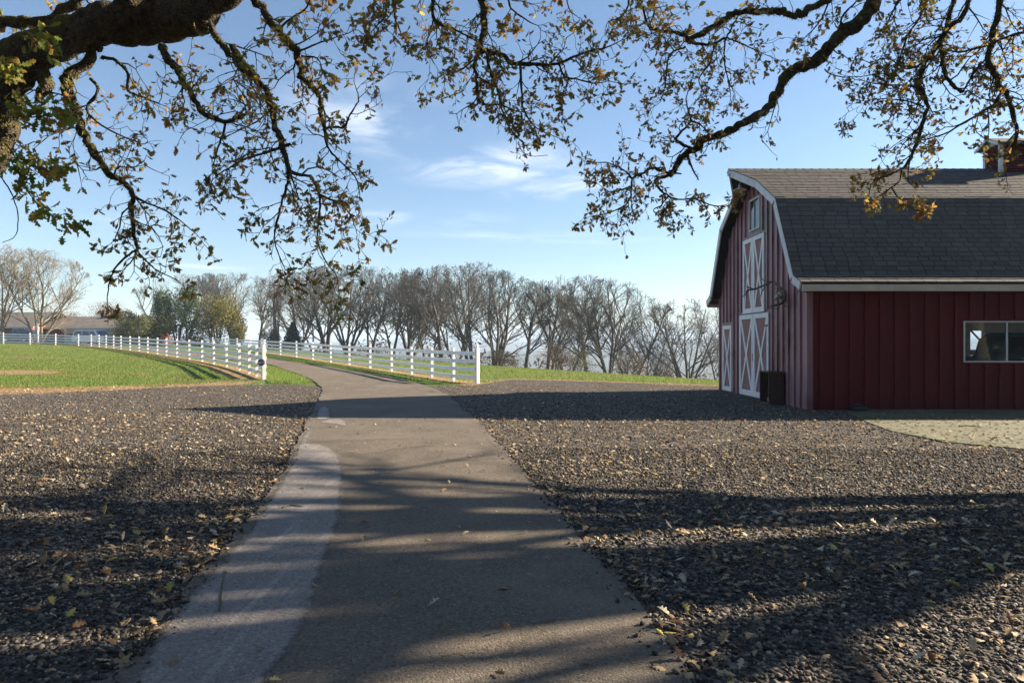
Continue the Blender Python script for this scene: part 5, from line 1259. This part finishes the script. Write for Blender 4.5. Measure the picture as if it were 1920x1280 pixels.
tl([(190,108),(220,115),(241,140),(240,170),(268,182),(300,195)], 5.8, 5.8, [5,1.5], leafy=0.9, twig_len=0.35, moss=0.8)
tl([(172,150),(184,172),(162,205),(190,235),(230,255),(265,270)], 5.85, 5.8, [4,1.3], leafy=1.0, twig_len=0.4)
tl([(520,60),(545,35),(570,20),(585,-5)], 5.5, 5.5, [3,1.5], leafy=1.0, twig_len=0.3)
tl([(556,100),(585,86),(620,74),(655,62)], 5.5, 5.4, [3,1], leafy=1.2, twig_len=0.28)
tl([(566,105),(595,110),(605,135)], 5.5, 5.4, [3,1], leafy=1.1, twig_len=0.25)
for (pp) in ([(725,-40),(725,5),(722,30),(705,50),(692,66)], [(735,-20),(740,30),(752,62),(760,75)], [(690,-30),(700,0),(720,20)]):
    S = tl(pp, 5.5, 5.5, [3,1], leafy=1.0, twig_len=0.22); oakL.link_to(S[0], LA[24:], 0.02)
# long-leaved, greener low sprays near the trunk
dens = oakL.density
for (pp) in ([(10,270),(30,300),(42,342),(62,372),(92,402),(132,412)], [(30,215),(60,220),(95,215),(125,205)], [(5,200),(45,195),(70,205)], [(30,300),(60,310),(95,320),(110,300)], [(-10,150),(15,130),(25,140)], [(60,60),(80,70),(95,90)]):
    S, Rr = trace(pp, 5.0, 4.9, [2,0.8]); oakL.limbs.append((S, Rr, 5))
    for i in range(2, len(S)):
        for _ in range(7):
            q = S[i] + rv3(0.05); oakL.big.append((q, (rv3(0.6)+Vector((0.2,0,-0.4))).normalized(), rnd.uniform(0.05, 0.095)))
tl([(0,330),(20,360),(33,400),(30,440),(5,455)], 5.2, 5.1, [1.6,0.8], leafy=0.0)

# ---- right oak: trunk out of the picture in front of the barn, limbs arching in from the right
oakR = Oak(empty('oak_tree', (15.6, 8.6, 0), 'large oak reaching in over the barn from the upper right', 'tree', 'oaks overhanging the drive'))
oakR.density = 0.68
trunk = spline([(15.7,8.6,-0.3),(15.6,8.6,0.3),(15.4,8.5,1.8),(15.2,8.5,3.4)], 5)
MB().tube(trunk, list(np.interp(np.linspace(0,1,len(trunk)), [0,0.2,0.6,1], [0.9,0.6,0.5,0.48])), 14).build('trunk', M['oak_bark'], oakR.root, smooth=True, recalc=False)
def tr(pts, d0, d1, r, **kw):
    kw.setdefault('leafy', 1.0); kw['leafy'] *= 0.88
    S, Rr = trace(pts, d0, d1, r); oakR.limb(S, Rr, **kw); return S
host1, rr1 = path([(15.2,8.5,3.3),(12.6,8.3,6.0),(9.5,8.1,7.3),(7.2,7.9,7.2),(5.4,7.7,6.4),tuple(pix(1645,-40,7.6))], [0.3,0.22,0.17,0.13,0.11,0.095])
oakR.limb(host1, rr1, leafy=0.0, k=10)
host2, rr2 = path([tuple(host1[12]),(6.5,7.6,8.0),(3.6,7.2,7.9),(1.6,6.9,7.0),(0.3,6.7,6.0),tuple(pix(905,-60,6.6))], [0.14,0.12,0.10,0.08,0.06,0.045])
oakR.limb(host2, rr2, leafy=0.0, k=9)
host3, rr3 = path([tuple(host1[8]),(10.2,7.6,8.2),(8.2,7.3,7.9),(6.8,7.2,7.2),(6.0,7.2,6.2)], [0.14,0.11,0.08,0.06,0.045])
oakR.limb(host3, rr3, leafy=0.0, k=8)
tr([(1645,-40),(1634,15),(1606,48),(1575,65),(1556,85),(1541,105),(1530,113),(1505,125),(1480,138),(1466,155),(1456,175),(1446,195),(1425,215),(1395,232),(1360,248),(1325,260),(1310,275),(1295,283),(1275,296),(1262,320),(1258,328)], 7.6, 7.2, [17,16,15,14,12,11,10,9,9,8,7,5], leafy=0.12, moss=1.5, hang=0.7, k=10)
tr([(1258,328),(1236,318),(1220,316),(1205,326),(1186,335),(1184,368)], 7.2, 7.15, [4,2], leafy=1.0, moss=0.8, twig_len=0.34)
tr([(1186,335),(1170,320),(1142,306),(1112,305)], 7.2, 7.15, [2.6,1], leafy=1.7, twig_len=0.32)
tr([(1184,365),(1172,385),(1150,396),(1122,404)], 7.2, 7.1, [2.4,1], leafy=1.8, twig_len=0.34)
tr([(1184,350),(1165,355),(1145,360),(1128,350)], 7.2, 7.3, [2.2,1], leafy=1.6, twig_len=0.3)
tr([(1256,329),(1228,337),(1245,362),(1266,373),(1300,373),(1340,386),(1362,384)], 7.2, 7.1, [3.2,1], leafy=1.1, twig_len=0.18)
tr([(1252,368),(1240,385),(1225,395),(1245,415)], 7.2, 7.2, [2,1], leafy=1.4, twig_len=0.25)
tr([(1262,325),(1278,326)], 7.2, 7.2, [3,1.5], leafy=0.0)
tr([(1288,287),(1296,310),(1310,338)], 7.25, 7.2, [3.4,1.6], leafy=0.0, moss=0.8)
tr([(1300,280),(1276,269),(1268,261),(1284,240),(1295,225),(1290,205),(1286,184)], 7.25, 7.2, [4,1.6], leafy=1.4, twig_len=0.36, moss=0.6)
tr([(1293,226),(1312,234),(1330,250)], 7.2, 7.2, [2.5,1], leafy=1.0, twig_len=0.25)
S = tr([(1600,-70),(1560,-8),(1522,14),(1495,30),(1466,22),(1440,20),(1400,22),(1373,26),(1352,42),(1325,58),(1300,72),(1290,80)], 7.4, 7.2, [9,9,8,7,7,6], leafy=0.15, moss=1.5, hang=0.6); oakR.link_to(S[0], host1, 0.05)
tr([(1292,78),(1318,84),(1335,82),(1362,70),(1372,50),(1385,30)], 7.2, 7.2, [4,1.5], leafy=1.2, twig_len=0.34, moss=0.6)
tr([(1362,70),(1395,85),(1430,100)], 7.2, 7.2, [2.5,1], leafy=1.4, twig_len=0.34)
tr([(1360,72),(1358,110),(1365,150),(1370,178)], 7.2, 7.2, [2.4,1], leafy=1.5, twig_len=0.36)
tr([(1296,75),(1280,64),(1242,58),(1216,50),(1206,18),(1196,-20)], 7.2, 7.1, [5,2], leafy=1.3, twig_len=0.36, moss=0.6)
tr([(1286,88),(1270,95),(1256,102),(1250,130),(1246,165),(1238,192)], 7.2, 7.1, [3,1], leafy=1.5, twig_len=0.36)
tr([(1340,85),(1330,120),(1310,150),(1325,180)], 7.2, 7.3, [2.4,1], leafy=1.3, twig_len=0.34)
S = tr([(1795,-30),(1785,15),(1770,60),(1750,95),(1738,115),(1728,140),(1720,155),(1728,170),(1738,195),(1732,225),(1722,260),(1710,290),(1695,315)], 7.4, 7.3, [6,5.5,5,4], leafy=1.0, moss=0.9, twig_len=0.5); oakR.link_to(S[0], host3, 0.035)
tr([(1695,315),(1680,322),(1660,331),(1636,342),(1630,362)], 7.3, 7.25, [3,1], leafy=0.8, twig_len=0.24)
tr([(1690,320),(1686,340),(1662,358),(1640,374)], 7.3, 7.25, [2.6,1], leafy=0.8, twig_len=0.24)
tr([(1672,352),(1690,378),(1722,396)], 7.25, 7.2, [2,1], leafy=1.0, twig_len=0.2)
S = tr([(1822,-25),(1806,30),(1776,55),(1763,75),(1768,115),(1772,135),(1790,165),(1806,172)], 7.3, 7.2, [6,4], leafy=1.0, moss=1.0, twig_len=0.5); oakR.link_to(S[0], host3, 0.035)
tr([(1806,172),(1830,132),(1850,120)], 7.2, 7.1, [2.5,1.5], leafy=1.0, twig_len=0.3)
tr([(1725,165),(1690,160),(1650,158),(1610,150)], 7.3, 7.2, [2.4,1], leafy=1.3, twig_len=0.34)
tr([(1735,115),(1700,130),(1665,110),(1630,118)], 7.3, 7.4, [2.4,1], leafy=1.3, twig_len=0.34)
tr([(1732,200),(1700,190),(1660,185),(1620,190)], 7.3, 7.2, [2,1], leafy=1.2, twig_len=0.32)
S = tr([(1882,-25),(1872,30),(1862,70),(1853,115),(1868,140),(1876,165),(1890,180),(1900,210),(1905,250),(1900,290)], 7.1, 7.0, [8,7,6,4], leafy=1.0, moss=1.3, twig_len=0.5); oakR.link_to(S[0], host3, 0.05)
tr([(1878,165),(1870,190),(1842,210),(1800,235),(1760,255),(1722,264)], 7.0, 7.1, [4,1.5], leafy=1.1, twig_len=0.36)
S = tr([(1960,60),(1900,65),(1850,85),(1800,98),(1758,88)], 7.0, 7.1, [4,1.5], leafy=1.2, twig_len=0.42); oakR.link_to(S[0], host3, 0.03)
S = tr([(1735,-20),(1726,30),(1706,60),(1690,100),(1680,140)], 7.4, 7.3, [3.5,1.2], leafy=1.1, twig_len=0.45); oakR.link_to(S[0], host1, 0.03)
S = tr([(1700,-25),(1680,10),(1665,40),(1650,60)], 7.5, 7.4, [3,1], leafy=1.0, twig_len=0.36); oakR.link_to(S[0], host1, 0.025)
tr([(1575,60),(1580,30),(1600,10),(1620,-10)], 7.5, 7.4, [3,1.5], leafy=0.9, twig_len=0.3)
S = tr([(1560,-20),(1548,20),(1530,50),(1510,70)], 7.4, 7.3, [2.5,1], leafy=1.1, twig_len=0.26); oakR.link_to(S[0], host1, 0.02)
tr([(1545,130),(1565,142),(1600,145),(1640,140)], 7.5, 7.4, [1.8,0.8], leafy=0.35, twig_len=0.3)
# middle sprays hanging from the limb that crosses above the picture
tr([(905,-60),(905,0),(908,30),(905,60),(901,95)], 6.6, 6.4, [9,8,7], leafy=0.8, moss=1.3)
tr([(901,95),(925,98),(946,105),(962,119),(1000,120),(1030,122),(1060,115),(1092,100),(1135,90)], 6.4, 6.3, [6,5,2], leafy=1.3, moss=1.0, twig_len=0.4)
tr([(1048,121),(1060,145),(1082,148),(1112,156),(1142,152)], 6.3, 6.3, [3,1], leafy=1.5, twig_len=0.32)
tr([(1066,148),(1060,170),(1052,185)], 6.3, 6.3, [2,0.8], leafy=1.2, twig_len=0.25)
tr([(901,95),(890,115),(893,150),(897,185),(912,196),(936,196),(960,206)], 6.4, 6.3, [5,1.6], leafy=1.3, twig_len=0.36, moss=0.7)
tr([(913,98),(918,130),(926,150),(936,180),(941,205),(955,240),(975,262)], 6.4, 6.3, [4,1.2], leafy=1.0, twig_len=0.3)
tr([(975,120),(978,170),(982,205),(1000,235),(1028,252)], 6.3, 6.2, [3.4,1.2], leafy=1.3, twig_len=0.34)
tr([(972,266),(978,282),(996,293),(1028,291)], 6.2, 6.2, [1.4,0.7], leafy=0.0)
S = tr([(808,-40),(812,10),(815,40),(835,50),(852,56),(872,66),(890,75)], 6.4, 6.3, [5,1.8], leafy=1.2, twig_len=0.36, moss=0.7); oakR.link_to(S[0], host2, 0.035)
tr([(813,38),(806,60),(800,90),(816,122)], 6.35, 6.3, [2.4,1], leafy=1.2, twig_len=0.3)
S = tr([(950,-30),(955,10),(975,30),(1000,45)], 6.5, 6.4, [3.4,1.2], leafy=1.1, twig_len=0.34); oakR.link_to(S[0], host2, 0.03)
S = tr([(1180,-40),(1178,10),(1166,30),(1150,38)], 6.7, 6.6, [3,1.2], leafy=1.3, twig_len=0.32); oakR.link_to(S[0], host2, 0.03)
S = tr([(1062,-30),(1066,15),(1080,30)], 6.7, 6.6, [2.2,1], leafy=1.1, twig_len=0.22); oakR.link_to(S[0], host2, 0.02)
S = tr([(1232,-30),(1226,25),(1216,50)], 7.0, 7.0, [3,1.5], leafy=1.5, twig_len=0.4); oakR.link_to(S[0], host2, 0.03)

# ---- crowns above and outside the picture (they throw the dappled shade)
def in_view(p): return p.y > 0.3 and abs(p.x) < 0.80*p.y + 0.3 and p.z < EYE + 0.53*p.y + 0.3
def crown(oak, seed, height, spread, center, ch, lean, keep_leaf, squash=1.0):
    a, b_, tips = grow_tree(seed, height, spread, 6, 0.40, crown_lo=0.28, ch=ch, up=0.10, twig_r=0.014)
    base = Vector(center)
    def tf(p): return base + Vector((p.x, p.y, p.z*squash)) + Vector(lean)*(max(0, p.z)/height)
    thick = []
    for (pts, rr, k) in a:
        Q = [tf(p) for p in pts]
        if not any(in_view(q) for q in Q): oak.limbs.append((Q, rr, k))
    for (pts, rr, k) in b_:
        Q = [tf(p) for p in pts]
        if not any(in_view(q) for q in Q):
            oak.twigs.append((Q, rr, k))
            if rnd.random() < keep_leaf:
                for q in Q[1:]:
                    for _ in range(rnd.choice((1, 2, 3))): oak.leaf(q + rv3(0.10), rv3(1.0).normalized())
crown(oakR, 31, 9.5, 8.8, (15.2, 8.6, 2.6), (7, 6, 5), (-0.5, 1.0, 0), 0.34)
crown(oakL, 32, 9.0, 9.5, (-6.6, 6.5, 2.2), (6, 6, 5), (5.0, -4.5, 0), 0.8)  # crown shaped to spread over the camera and dim the foreground's sky light
oakL.build(M['oak_leaf'], M['oak_bark']); oakR.build(M['oak_leaf'], M['oak_bark'])
# ================================================================== LOOSE GROUND COVER
# gravel stones near the camera
def stones(name, n, y0, y1, size, subdiv, seed, lab):
    g = np.random.default_rng(seed); Y = np.sqrt(g.uniform(y0*y0, y1*y1, n)); X = g.uniform(-1, 1, n)*(0.80*Y + 1.0)
    rl = np.interp(Y, [a for a, _ in roadL], [b_ for _, b_ in roadL]); rrr = np.interp(Y, [a for a, _ in roadR], [b_ for _, b_ in roadR])
    keep = ((X < rl + 0.20*g.random(n)**9 - 0.01) | (X > rrr - 0.20*g.random(n)**9 + 0.01))
    keep &= (Y < 9.8) | (g.random(n) < (23.0-Y)/13.0)
    keep &= Y < np.array([gravel_edge(x) for x in X]) + 0.1*g.random(len(X)); keep &= ~np.array([on_pad(x, y) for x, y in zip(X, Y)])
    X, Y = X[keep], Y[keep]; n = len(X)
    if subdiv:
        t_ = (1+5**0.5)/2; T = np.array([(-1,t_,0),(1,t_,0),(-1,-t_,0),(1,-t_,0),(0,-1,t_),(0,1,t_),(0,-1,-t_),(0,1,-t_),(t_,0,-1),(t_,0,1),(-t_,0,-1),(-t_,0,1)])/1.9
        Fc = np.array([(0,11,5),(0,5,1),(0,1,7),(0,7,10),(0,10,11),(1,5,9),(5,11,4),(11,10,2),(10,7,6),(7,1,8),(3,9,4),(3,4,2),(3,2,6),(3,6,8),(3,8,9),(4,9,5),(2,4,11),(6,2,10),(8,6,7),(9,8,1)])
    else:
        T = np.array([(1,0,0),(-1,0,0),(0,1,0),(0,-1,0),(0,0,1),(0,0,-1.0)]); Fc = np.array([(0,2,4),(2,1,4),(1,3,4),(3,0,4),(2,0,5),(1,2,5),(3,1,5),(0,3,5)])
    sz = size*np.clip(g.lognormal(0, 0.42, n), 0.4, 2.4)
    B = T[None]*(1+g.uniform(-0.28, 0.28, (n, len(T), 1)))*np.stack([g.uniform(0.8,1.25,n), g.uniform(0.7,1.0,n), g.uniform(0.5,0.8,n)], -1)[:, None]*sz[:, None, None]
    a = g.uniform(0, 6.283, n); ca, sa = np.cos(a), np.sin(a); ti = g.normal(0, 0.25, n)
    x = B[...,0]*ca[:,None]-B[...,1]*sa[:,None]; y = B[...,0]*sa[:,None]+B[...,1]*ca[:,None]; z = B[...,2] + x*ti[:,None]
    Hh = np.array([H(p, q) for p, q in zip(X, Y)])
    rl, rrr = rl[keep], rrr[keep]; onr = (X > rl - 0.03) & (X < rrr + 0.03)
    V = np.stack([x+X[:,None], y+Y[:,None], z+(Hh+np.where(onr, 0.034, 0.014)+sz*np.where(onr, 0.45, 0.28))[:,None]], -1)
    o = link(name, npmesh(name, V.reshape(-1,3), (Fc[None]+(np.arange(n)*len(T))[:,None,None]).reshape(-1,3), M['stone']))
    return tag(o, lab, 'gravel', kind='stuff')
stones('gravel_stones', 31000, 2.2, 4.6, 0.0086, True, 1, 'dark crushed gravel nearest the camera on both sides of the driveway')
stones('gravel_stones', 79000, 4.5, 10.0, 0.0108, False, 2, 'dark crushed gravel spread over the middle of the yard')
stones('gravel_stones', 62000, 9.8, 23.0, 0.0130, False, 3, 'grey gravel spread over the far part of the yard')
# grass blades on the lawns, the verges and the field
def blades(name, n, samp, h, lab, seed):
    g = np.random.default_rng(seed); P = samp(g, n); n = len(P); z = np.array([H(x, y) for x, y in P])
    a = g.uniform(0, 6.283, n); w = g.uniform(0.004, 0.010, n)*(1+P[:,1]/45); hh = h*g.uniform(0.5, 1.3, n); le = g.normal(0, 0.35, (n, 2))*hh[:, None]
    b0 = np.stack([P[:,0]+np.cos(a)*w, P[:,1]+np.sin(a)*w, z], -1); b1 = np.stack([P[:,0]-np.cos(a)*w, P[:,1]-np.sin(a)*w, z], -1); tp = np.stack([P[:,0]+le[:,0], P[:,1]+le[:,1], z+hh], -1)
    o = link(name, npmesh(name, np.stack([b0,b1,tp],1).reshape(-1,3), np.arange(n*3).reshape(-1,3), M['blade'])); return tag(o, lab, 'grass', kind='stuff')
def in_strip(x, y, P, lo, hi):
    best = 9e9
    for a, b_ in zip(P, P[1:]):
        dx_, dy_ = b_.x-a.x, b_.y-a.y; l2 = dx_*dx_+dy_*dy_; u = max(0, min(1, ((x-a.x)*dx_+(y-a.y)*dy_)/l2)); best = min(best, math.hypot(x-a.x-u*dx_, y-a.y-u*dy_))
    return lo <= best <= hi
def poly_area(P, pts):
    ok = np.zeros(len(P), bool); n = len(pts); j = n-1
    for i in range(n):
        xi, yi = pts[i]; xj, yj = pts[j]
        ok ^= ((yi > P[:,1]) != (yj > P[:,1])) & (P[:,0] < (xj-xi)*(P[:,1]-yi)/(yj-yi+1e-12)+xi); j = i
    return ok
bare1 = [tuple(gpx(*q)[:2]) for q in ((-60,694),(0,694),(60,694),(127,697),(110,702),(60,703),(0,704),(-60,704))]
bare2 = [tuple(gpx(*q)[:2]) for q in ((18,674),(28,668),(62,665),(75,666),(60,669),(34,675))]
fxL = sorted([(p.y, p.x) for p in PL])
def lawn_left(g, n):
    Y = 16.5 + 64*g.random(n)**1.7; X = -g.uniform(0.3, 0.84, n)*Y
    k = [(mnoise.noise(Vector((x*0.10, y*0.22, 3.3))) < 0.16 + 0.5*g.random()) and y > gravel_edge(x) + 0.5*interp([(-24,3.5),(-13.5,3.6),(-11.2,2.4),(-9.2,1.6)], x) + 1.8*max(0, mnoise.noise(Vector((x*0.5, y*0.5, 1)))+0.3) and x < interp(fxL, y) - 0.3 - 1.5*g.random() for x, y in zip(X, Y)]
    P = np.stack([X, Y], -1)[np.array(k)]; return P[(~poly_area(P, bare1) & ~poly_area(P, bare2)) | (g.random(len(P)) < 0.15)]
blades('lawn_grass', 230000, lawn_left, 0.06, 'short green grass on the lawn inside the left fence', 1)
va = [tuple(gpx(*q)[:2]) for q in ((503,720),(497,706),(500,697),(505,690),(512,687),(530,693),(553,701),(572,708),(587,717),(560,721))]
def verge_a(g, n):
    P = np.stack([g.uniform(-18, -7, n), g.uniform(23, 42, n)], -1); return P[poly_area(P, va)]
blades('verge_grass', 60000, verge_a, 0.09, 'bright green grass between the left fence end and the driveway', 2)
vb = [tuple(p[:2]) for p in offs(PR[:10], 0.45)][::-1] + [tuple(gpx(*q)[:2]) for q in ((838,722),(792,718),(752,710),(692,698),(648,692),(600,685),(563,680),(536,676))]
def verge_b(g, n):
    P = np.stack([g.uniform(-22, -1, n), g.uniform(24, 62, n)], -1); return P[poly_area(P, vb)]
blades('verge_grass', 60000, verge_b, 0.09, 'strip of green grass between the right fence and the driveway', 3)
def field(g, n):
    Y = np.sqrt(g.uniform(24**2, 74**2, n)); X = g.uniform(-0.28, 0.42, n)*Y; fr_ = sorted([(p.y, p.x) for p in PR])
    k = [y > gravel_edge(x) + 0.7 and (y > 62 or x > interp(fr_, y) + 0.2) for x, y in zip(X, Y)]; return np.stack([X, Y], -1)[np.array(k)]
blades('field_grass', 95000, field, 0.085, 'bright green field grass beyond the right fence', 4)

# fallen leaves
g = np.random.default_rng(77)
def leaf_spots(n, y0, y1):
    Y = np.sqrt(g.uniform(y0*y0, y1*y1, n)); X = g.uniform(-1, 1, n)*(0.8*Y+0.4); out_ = []
    for x, y in zip(X, Y):
        if x > 6.4 and y > 15.2: continue
        r_ = on_road(x, y); dens = 0.35 + 0.75*max(0, mnoise.noise(Vector((x*0.45, y*0.45, 7.0)))+0.25)
        if r_ and g.random() > 0.055: continue
        if not r_ and g.random() > dens: continue
        if y > gravel_edge(x) + 3.0: continue
        out_.append((x, y, r_))
    return out_
spots = leaf_spots(13000, 3.0, 14) + leaf_spots(11000, 13, 27)
for _ in range(2600):                                  # drifts along the lawn edge, the fences and the field edge
    k = g.random()
    if k < 0.5: x = g.uniform(-22, -9.4); y = gravel_edge(x) + abs(g.normal(0.9, 0.9))
    elif k < 0.75: i = g.integers(0, 12); p = PL[i].lerp(PL[i+1], g.random()); x, y = p.x + g.normal(0, 0.5), p.y + g.normal(0, 0.5)
    else: x = g.uniform(-1.8, 9); y = gravel_edge(x) + g.normal(0.4, 0.3)
    spots.append((x, y, False))
for _ in range(420):                                   # leaves caught along the driveway edges
    y = 3.2 + 13*g.random()**1.3; e = (interp(roadL, y) - abs(g.normal(0.05, 0.12))) if g.random() < 0.5 else (interp(roadR, y) + abs(g.normal(0.05, 0.12))); spots.append((e, y, False))
LS = []
for (x, y, r_) in spots:
    base = H(x, y) + (0.042 if r_ else 0.034 if y < 25 else 0.02)
    if on_pad(x, y): base = H(x, y) + 0.036
    LS.append((Vector((x, y, base)), g.uniform(0.042, 0.095)*(0.85 if r_ else 1.0), r_))
LS.sort(key=lambda l: -(l[1]/l[0].y) if (abs(l[0].x) < 0.73*l[0].y and l[0].y > 3.35) else 0)
def leaf_matrix(l):
    a = g.uniform(0, 6.283); tx, ty = g.normal(0, 0.22), g.normal(0, 0.22)
    if g.random() < 0.12: tx += g.choice((-1, 1))*0.7
    m_ = Matrix.Rotation(a, 4, 'Z') @ Matrix.Rotation(tx, 4, 'X') @ Matrix.Rotation(ty, 4, 'Y')
    lift = l[1]*(abs(math.sin(tx))*0.5 + abs(math.sin(ty))*0.25)
    return Matrix.Translation(l[0] + Vector((0,0,lift))) @ m_ @ Matrix.Scale(l[1], 4)
kinds = []
def dryleaf(nm, c, curl, bend):
    m_, nt, b = newmat(nm); f = nz(nt, wpos(nt), 60, 4); L(nt, ramp(nt, f, [(0.3, tuple(x*0.7 for x in c)), (0.7, tuple(min(1, x*1.2) for x in c))]), b.inputs['Base Color']); b.inputs['Roughness'].default_value = 0.7; b.inputs['Specular IOR Level'].default_value = 0.25
    me = npmesh('fallen_leaf', leaf_verts(curl, bend) + np.array([0,-0.5,0]), LEAF_F, m_)
    mb_ = bmesh.new(); mb_.from_mesh(me); bmesh.ops.solidify(mb_, geom=list(mb_.faces), thickness=0.012); mb_.to_mesh(me); mb_.free(); return me
for nm, c in (('tan', (0.36,0.25,0.13)), ('brown', (0.19,0.105,0.05)), ('pale', (0.50,0.42,0.30)), ('yellowish', (0.42,0.34,0.09))):
    kinds.append((nm, [dryleaf(nm+'_leaf', c, cu_, be_) for cu_, be_ in ((0.45,0.25),(-0.35,0.15),(0.7,-0.3))]))
for l in LS[:296]:
    nm, ms = kinds[g.choice(4, p=[0.5,0.25,0.17,0.08])]; o = bpy.data.objects.new('fallen_leaf', ms[g.integers(0,3)]); col.objects.link(o); o.matrix_world = leaf_matrix(l)
    rl_, rr_ = interp(roadL, l[0].y), interp(roadR, l[0].y); row = 'nearest the camera' if l[0].y < 4.2 else 'second row back' if l[0].y < 5.2 else 'farther back'
    if l[2]: where = 'on the pale driveway patch' if l[0].x < rl_ + 1.15 and l[0].y < 10 else 'on the dark driveway'
    elif l[0].x < 0: where = 'on gravel touching the left driveway edge' if rl_ - l[0].x < 0.35 else 'on the left gravel'
    else: where = 'on gravel touching the right driveway edge' if l[0].x - rr_ < 0.35 else 'on the right gravel'
    big_ = 'large' if l[1] > 0.072 else 'small'
    tag(o, f'{big_} dry {nm} oak leaf {where}, {row}', 'leaf', f'{nm} fallen leaves {where}')
far_l = [l for l in LS[296:] if l[0].y >= 9.5]; Rm = np.array([[list(r_[:3]) for r_ in leaf_matrix((Vector((0,0,0)), 1.0)).to_3x3()] for _ in far_l])
o = link('leaf_litter', leaf_cloud('leaf_litter', [l[0][:] for l in far_l], [l[1] for l in far_l], M['dry_leaf'], True, Rm)); tag(o, 'thin scatter of dry leaves over the far gravel and the verges', 'leaves', kind='stuff')
rest_ = [l for l in LS[296:] if l[0].y < 9.5]; Rm = np.array([[list(r_[:3]) for r_ in leaf_matrix((Vector((0,0,0)), 1.0)).to_3x3()] for _ in rest_])
o = link('leaf_litter', leaf_cloud('leaf_litter', [l[0][:] for l in rest_], [l[1] for l in rest_], M['dry_leaf'], False, Rm))
tag(o, 'scatter of small dry oak leaves over the near gravel', 'leaves', kind='stuff')
# twigs
def ground_twig(px_list, z, label, r=0.008):
    P = [gpx(*q) + Vector((0,0,z)) for q in px_list]; o = MB().tube(spline([tuple(p) for p in P], 4), list(np.linspace(r, r*0.4, (len(P)-1)*4+1)), 6).build('fallen_twig', M['twig'], None, smooth=True); return tag(o, label, 'twig', 'fallen twigs')
ground_twig([(529,961),(545,958),(568,960)], 0.046, 'short dark twig lying across the pale driveway patch')
ground_twig([(411,1160),(416,1130),(417,1105),(424,1082)], 0.044, 'long thin twig lying lengthwise on the pale driveway patch', 0.005)
ground_twig([(1798,803),(1808,802),(1816,802),(1826,803),(1842,806)], 0.040, 'pale forked twig on the mossy apron by the barn wall', 0.012)
# the air of the valley
hb = MB().box(-7600, 7600, -1900, 8300, -60, 70).build('haze', None, None)
m, nt, b = newmat('haze'); nt.nodes.remove(b); pv = N(nt, 'ShaderNodeVolumePrincipled'); pv.inputs['Color'].default_value = (0.62, 0.79, 1.0, 1); pv.inputs['Density'].default_value = 0.00035; pv.inputs['Anisotropy'].default_value = 0.0
L(nt, pv.outputs[0], nt.nodes['Material Output'].inputs['Volume']); hb.data.materials.append(m); hb['kind'] = 'stuff'; tag(hb, 'pale blue haze over the valley', 'haze', kind='stuff')
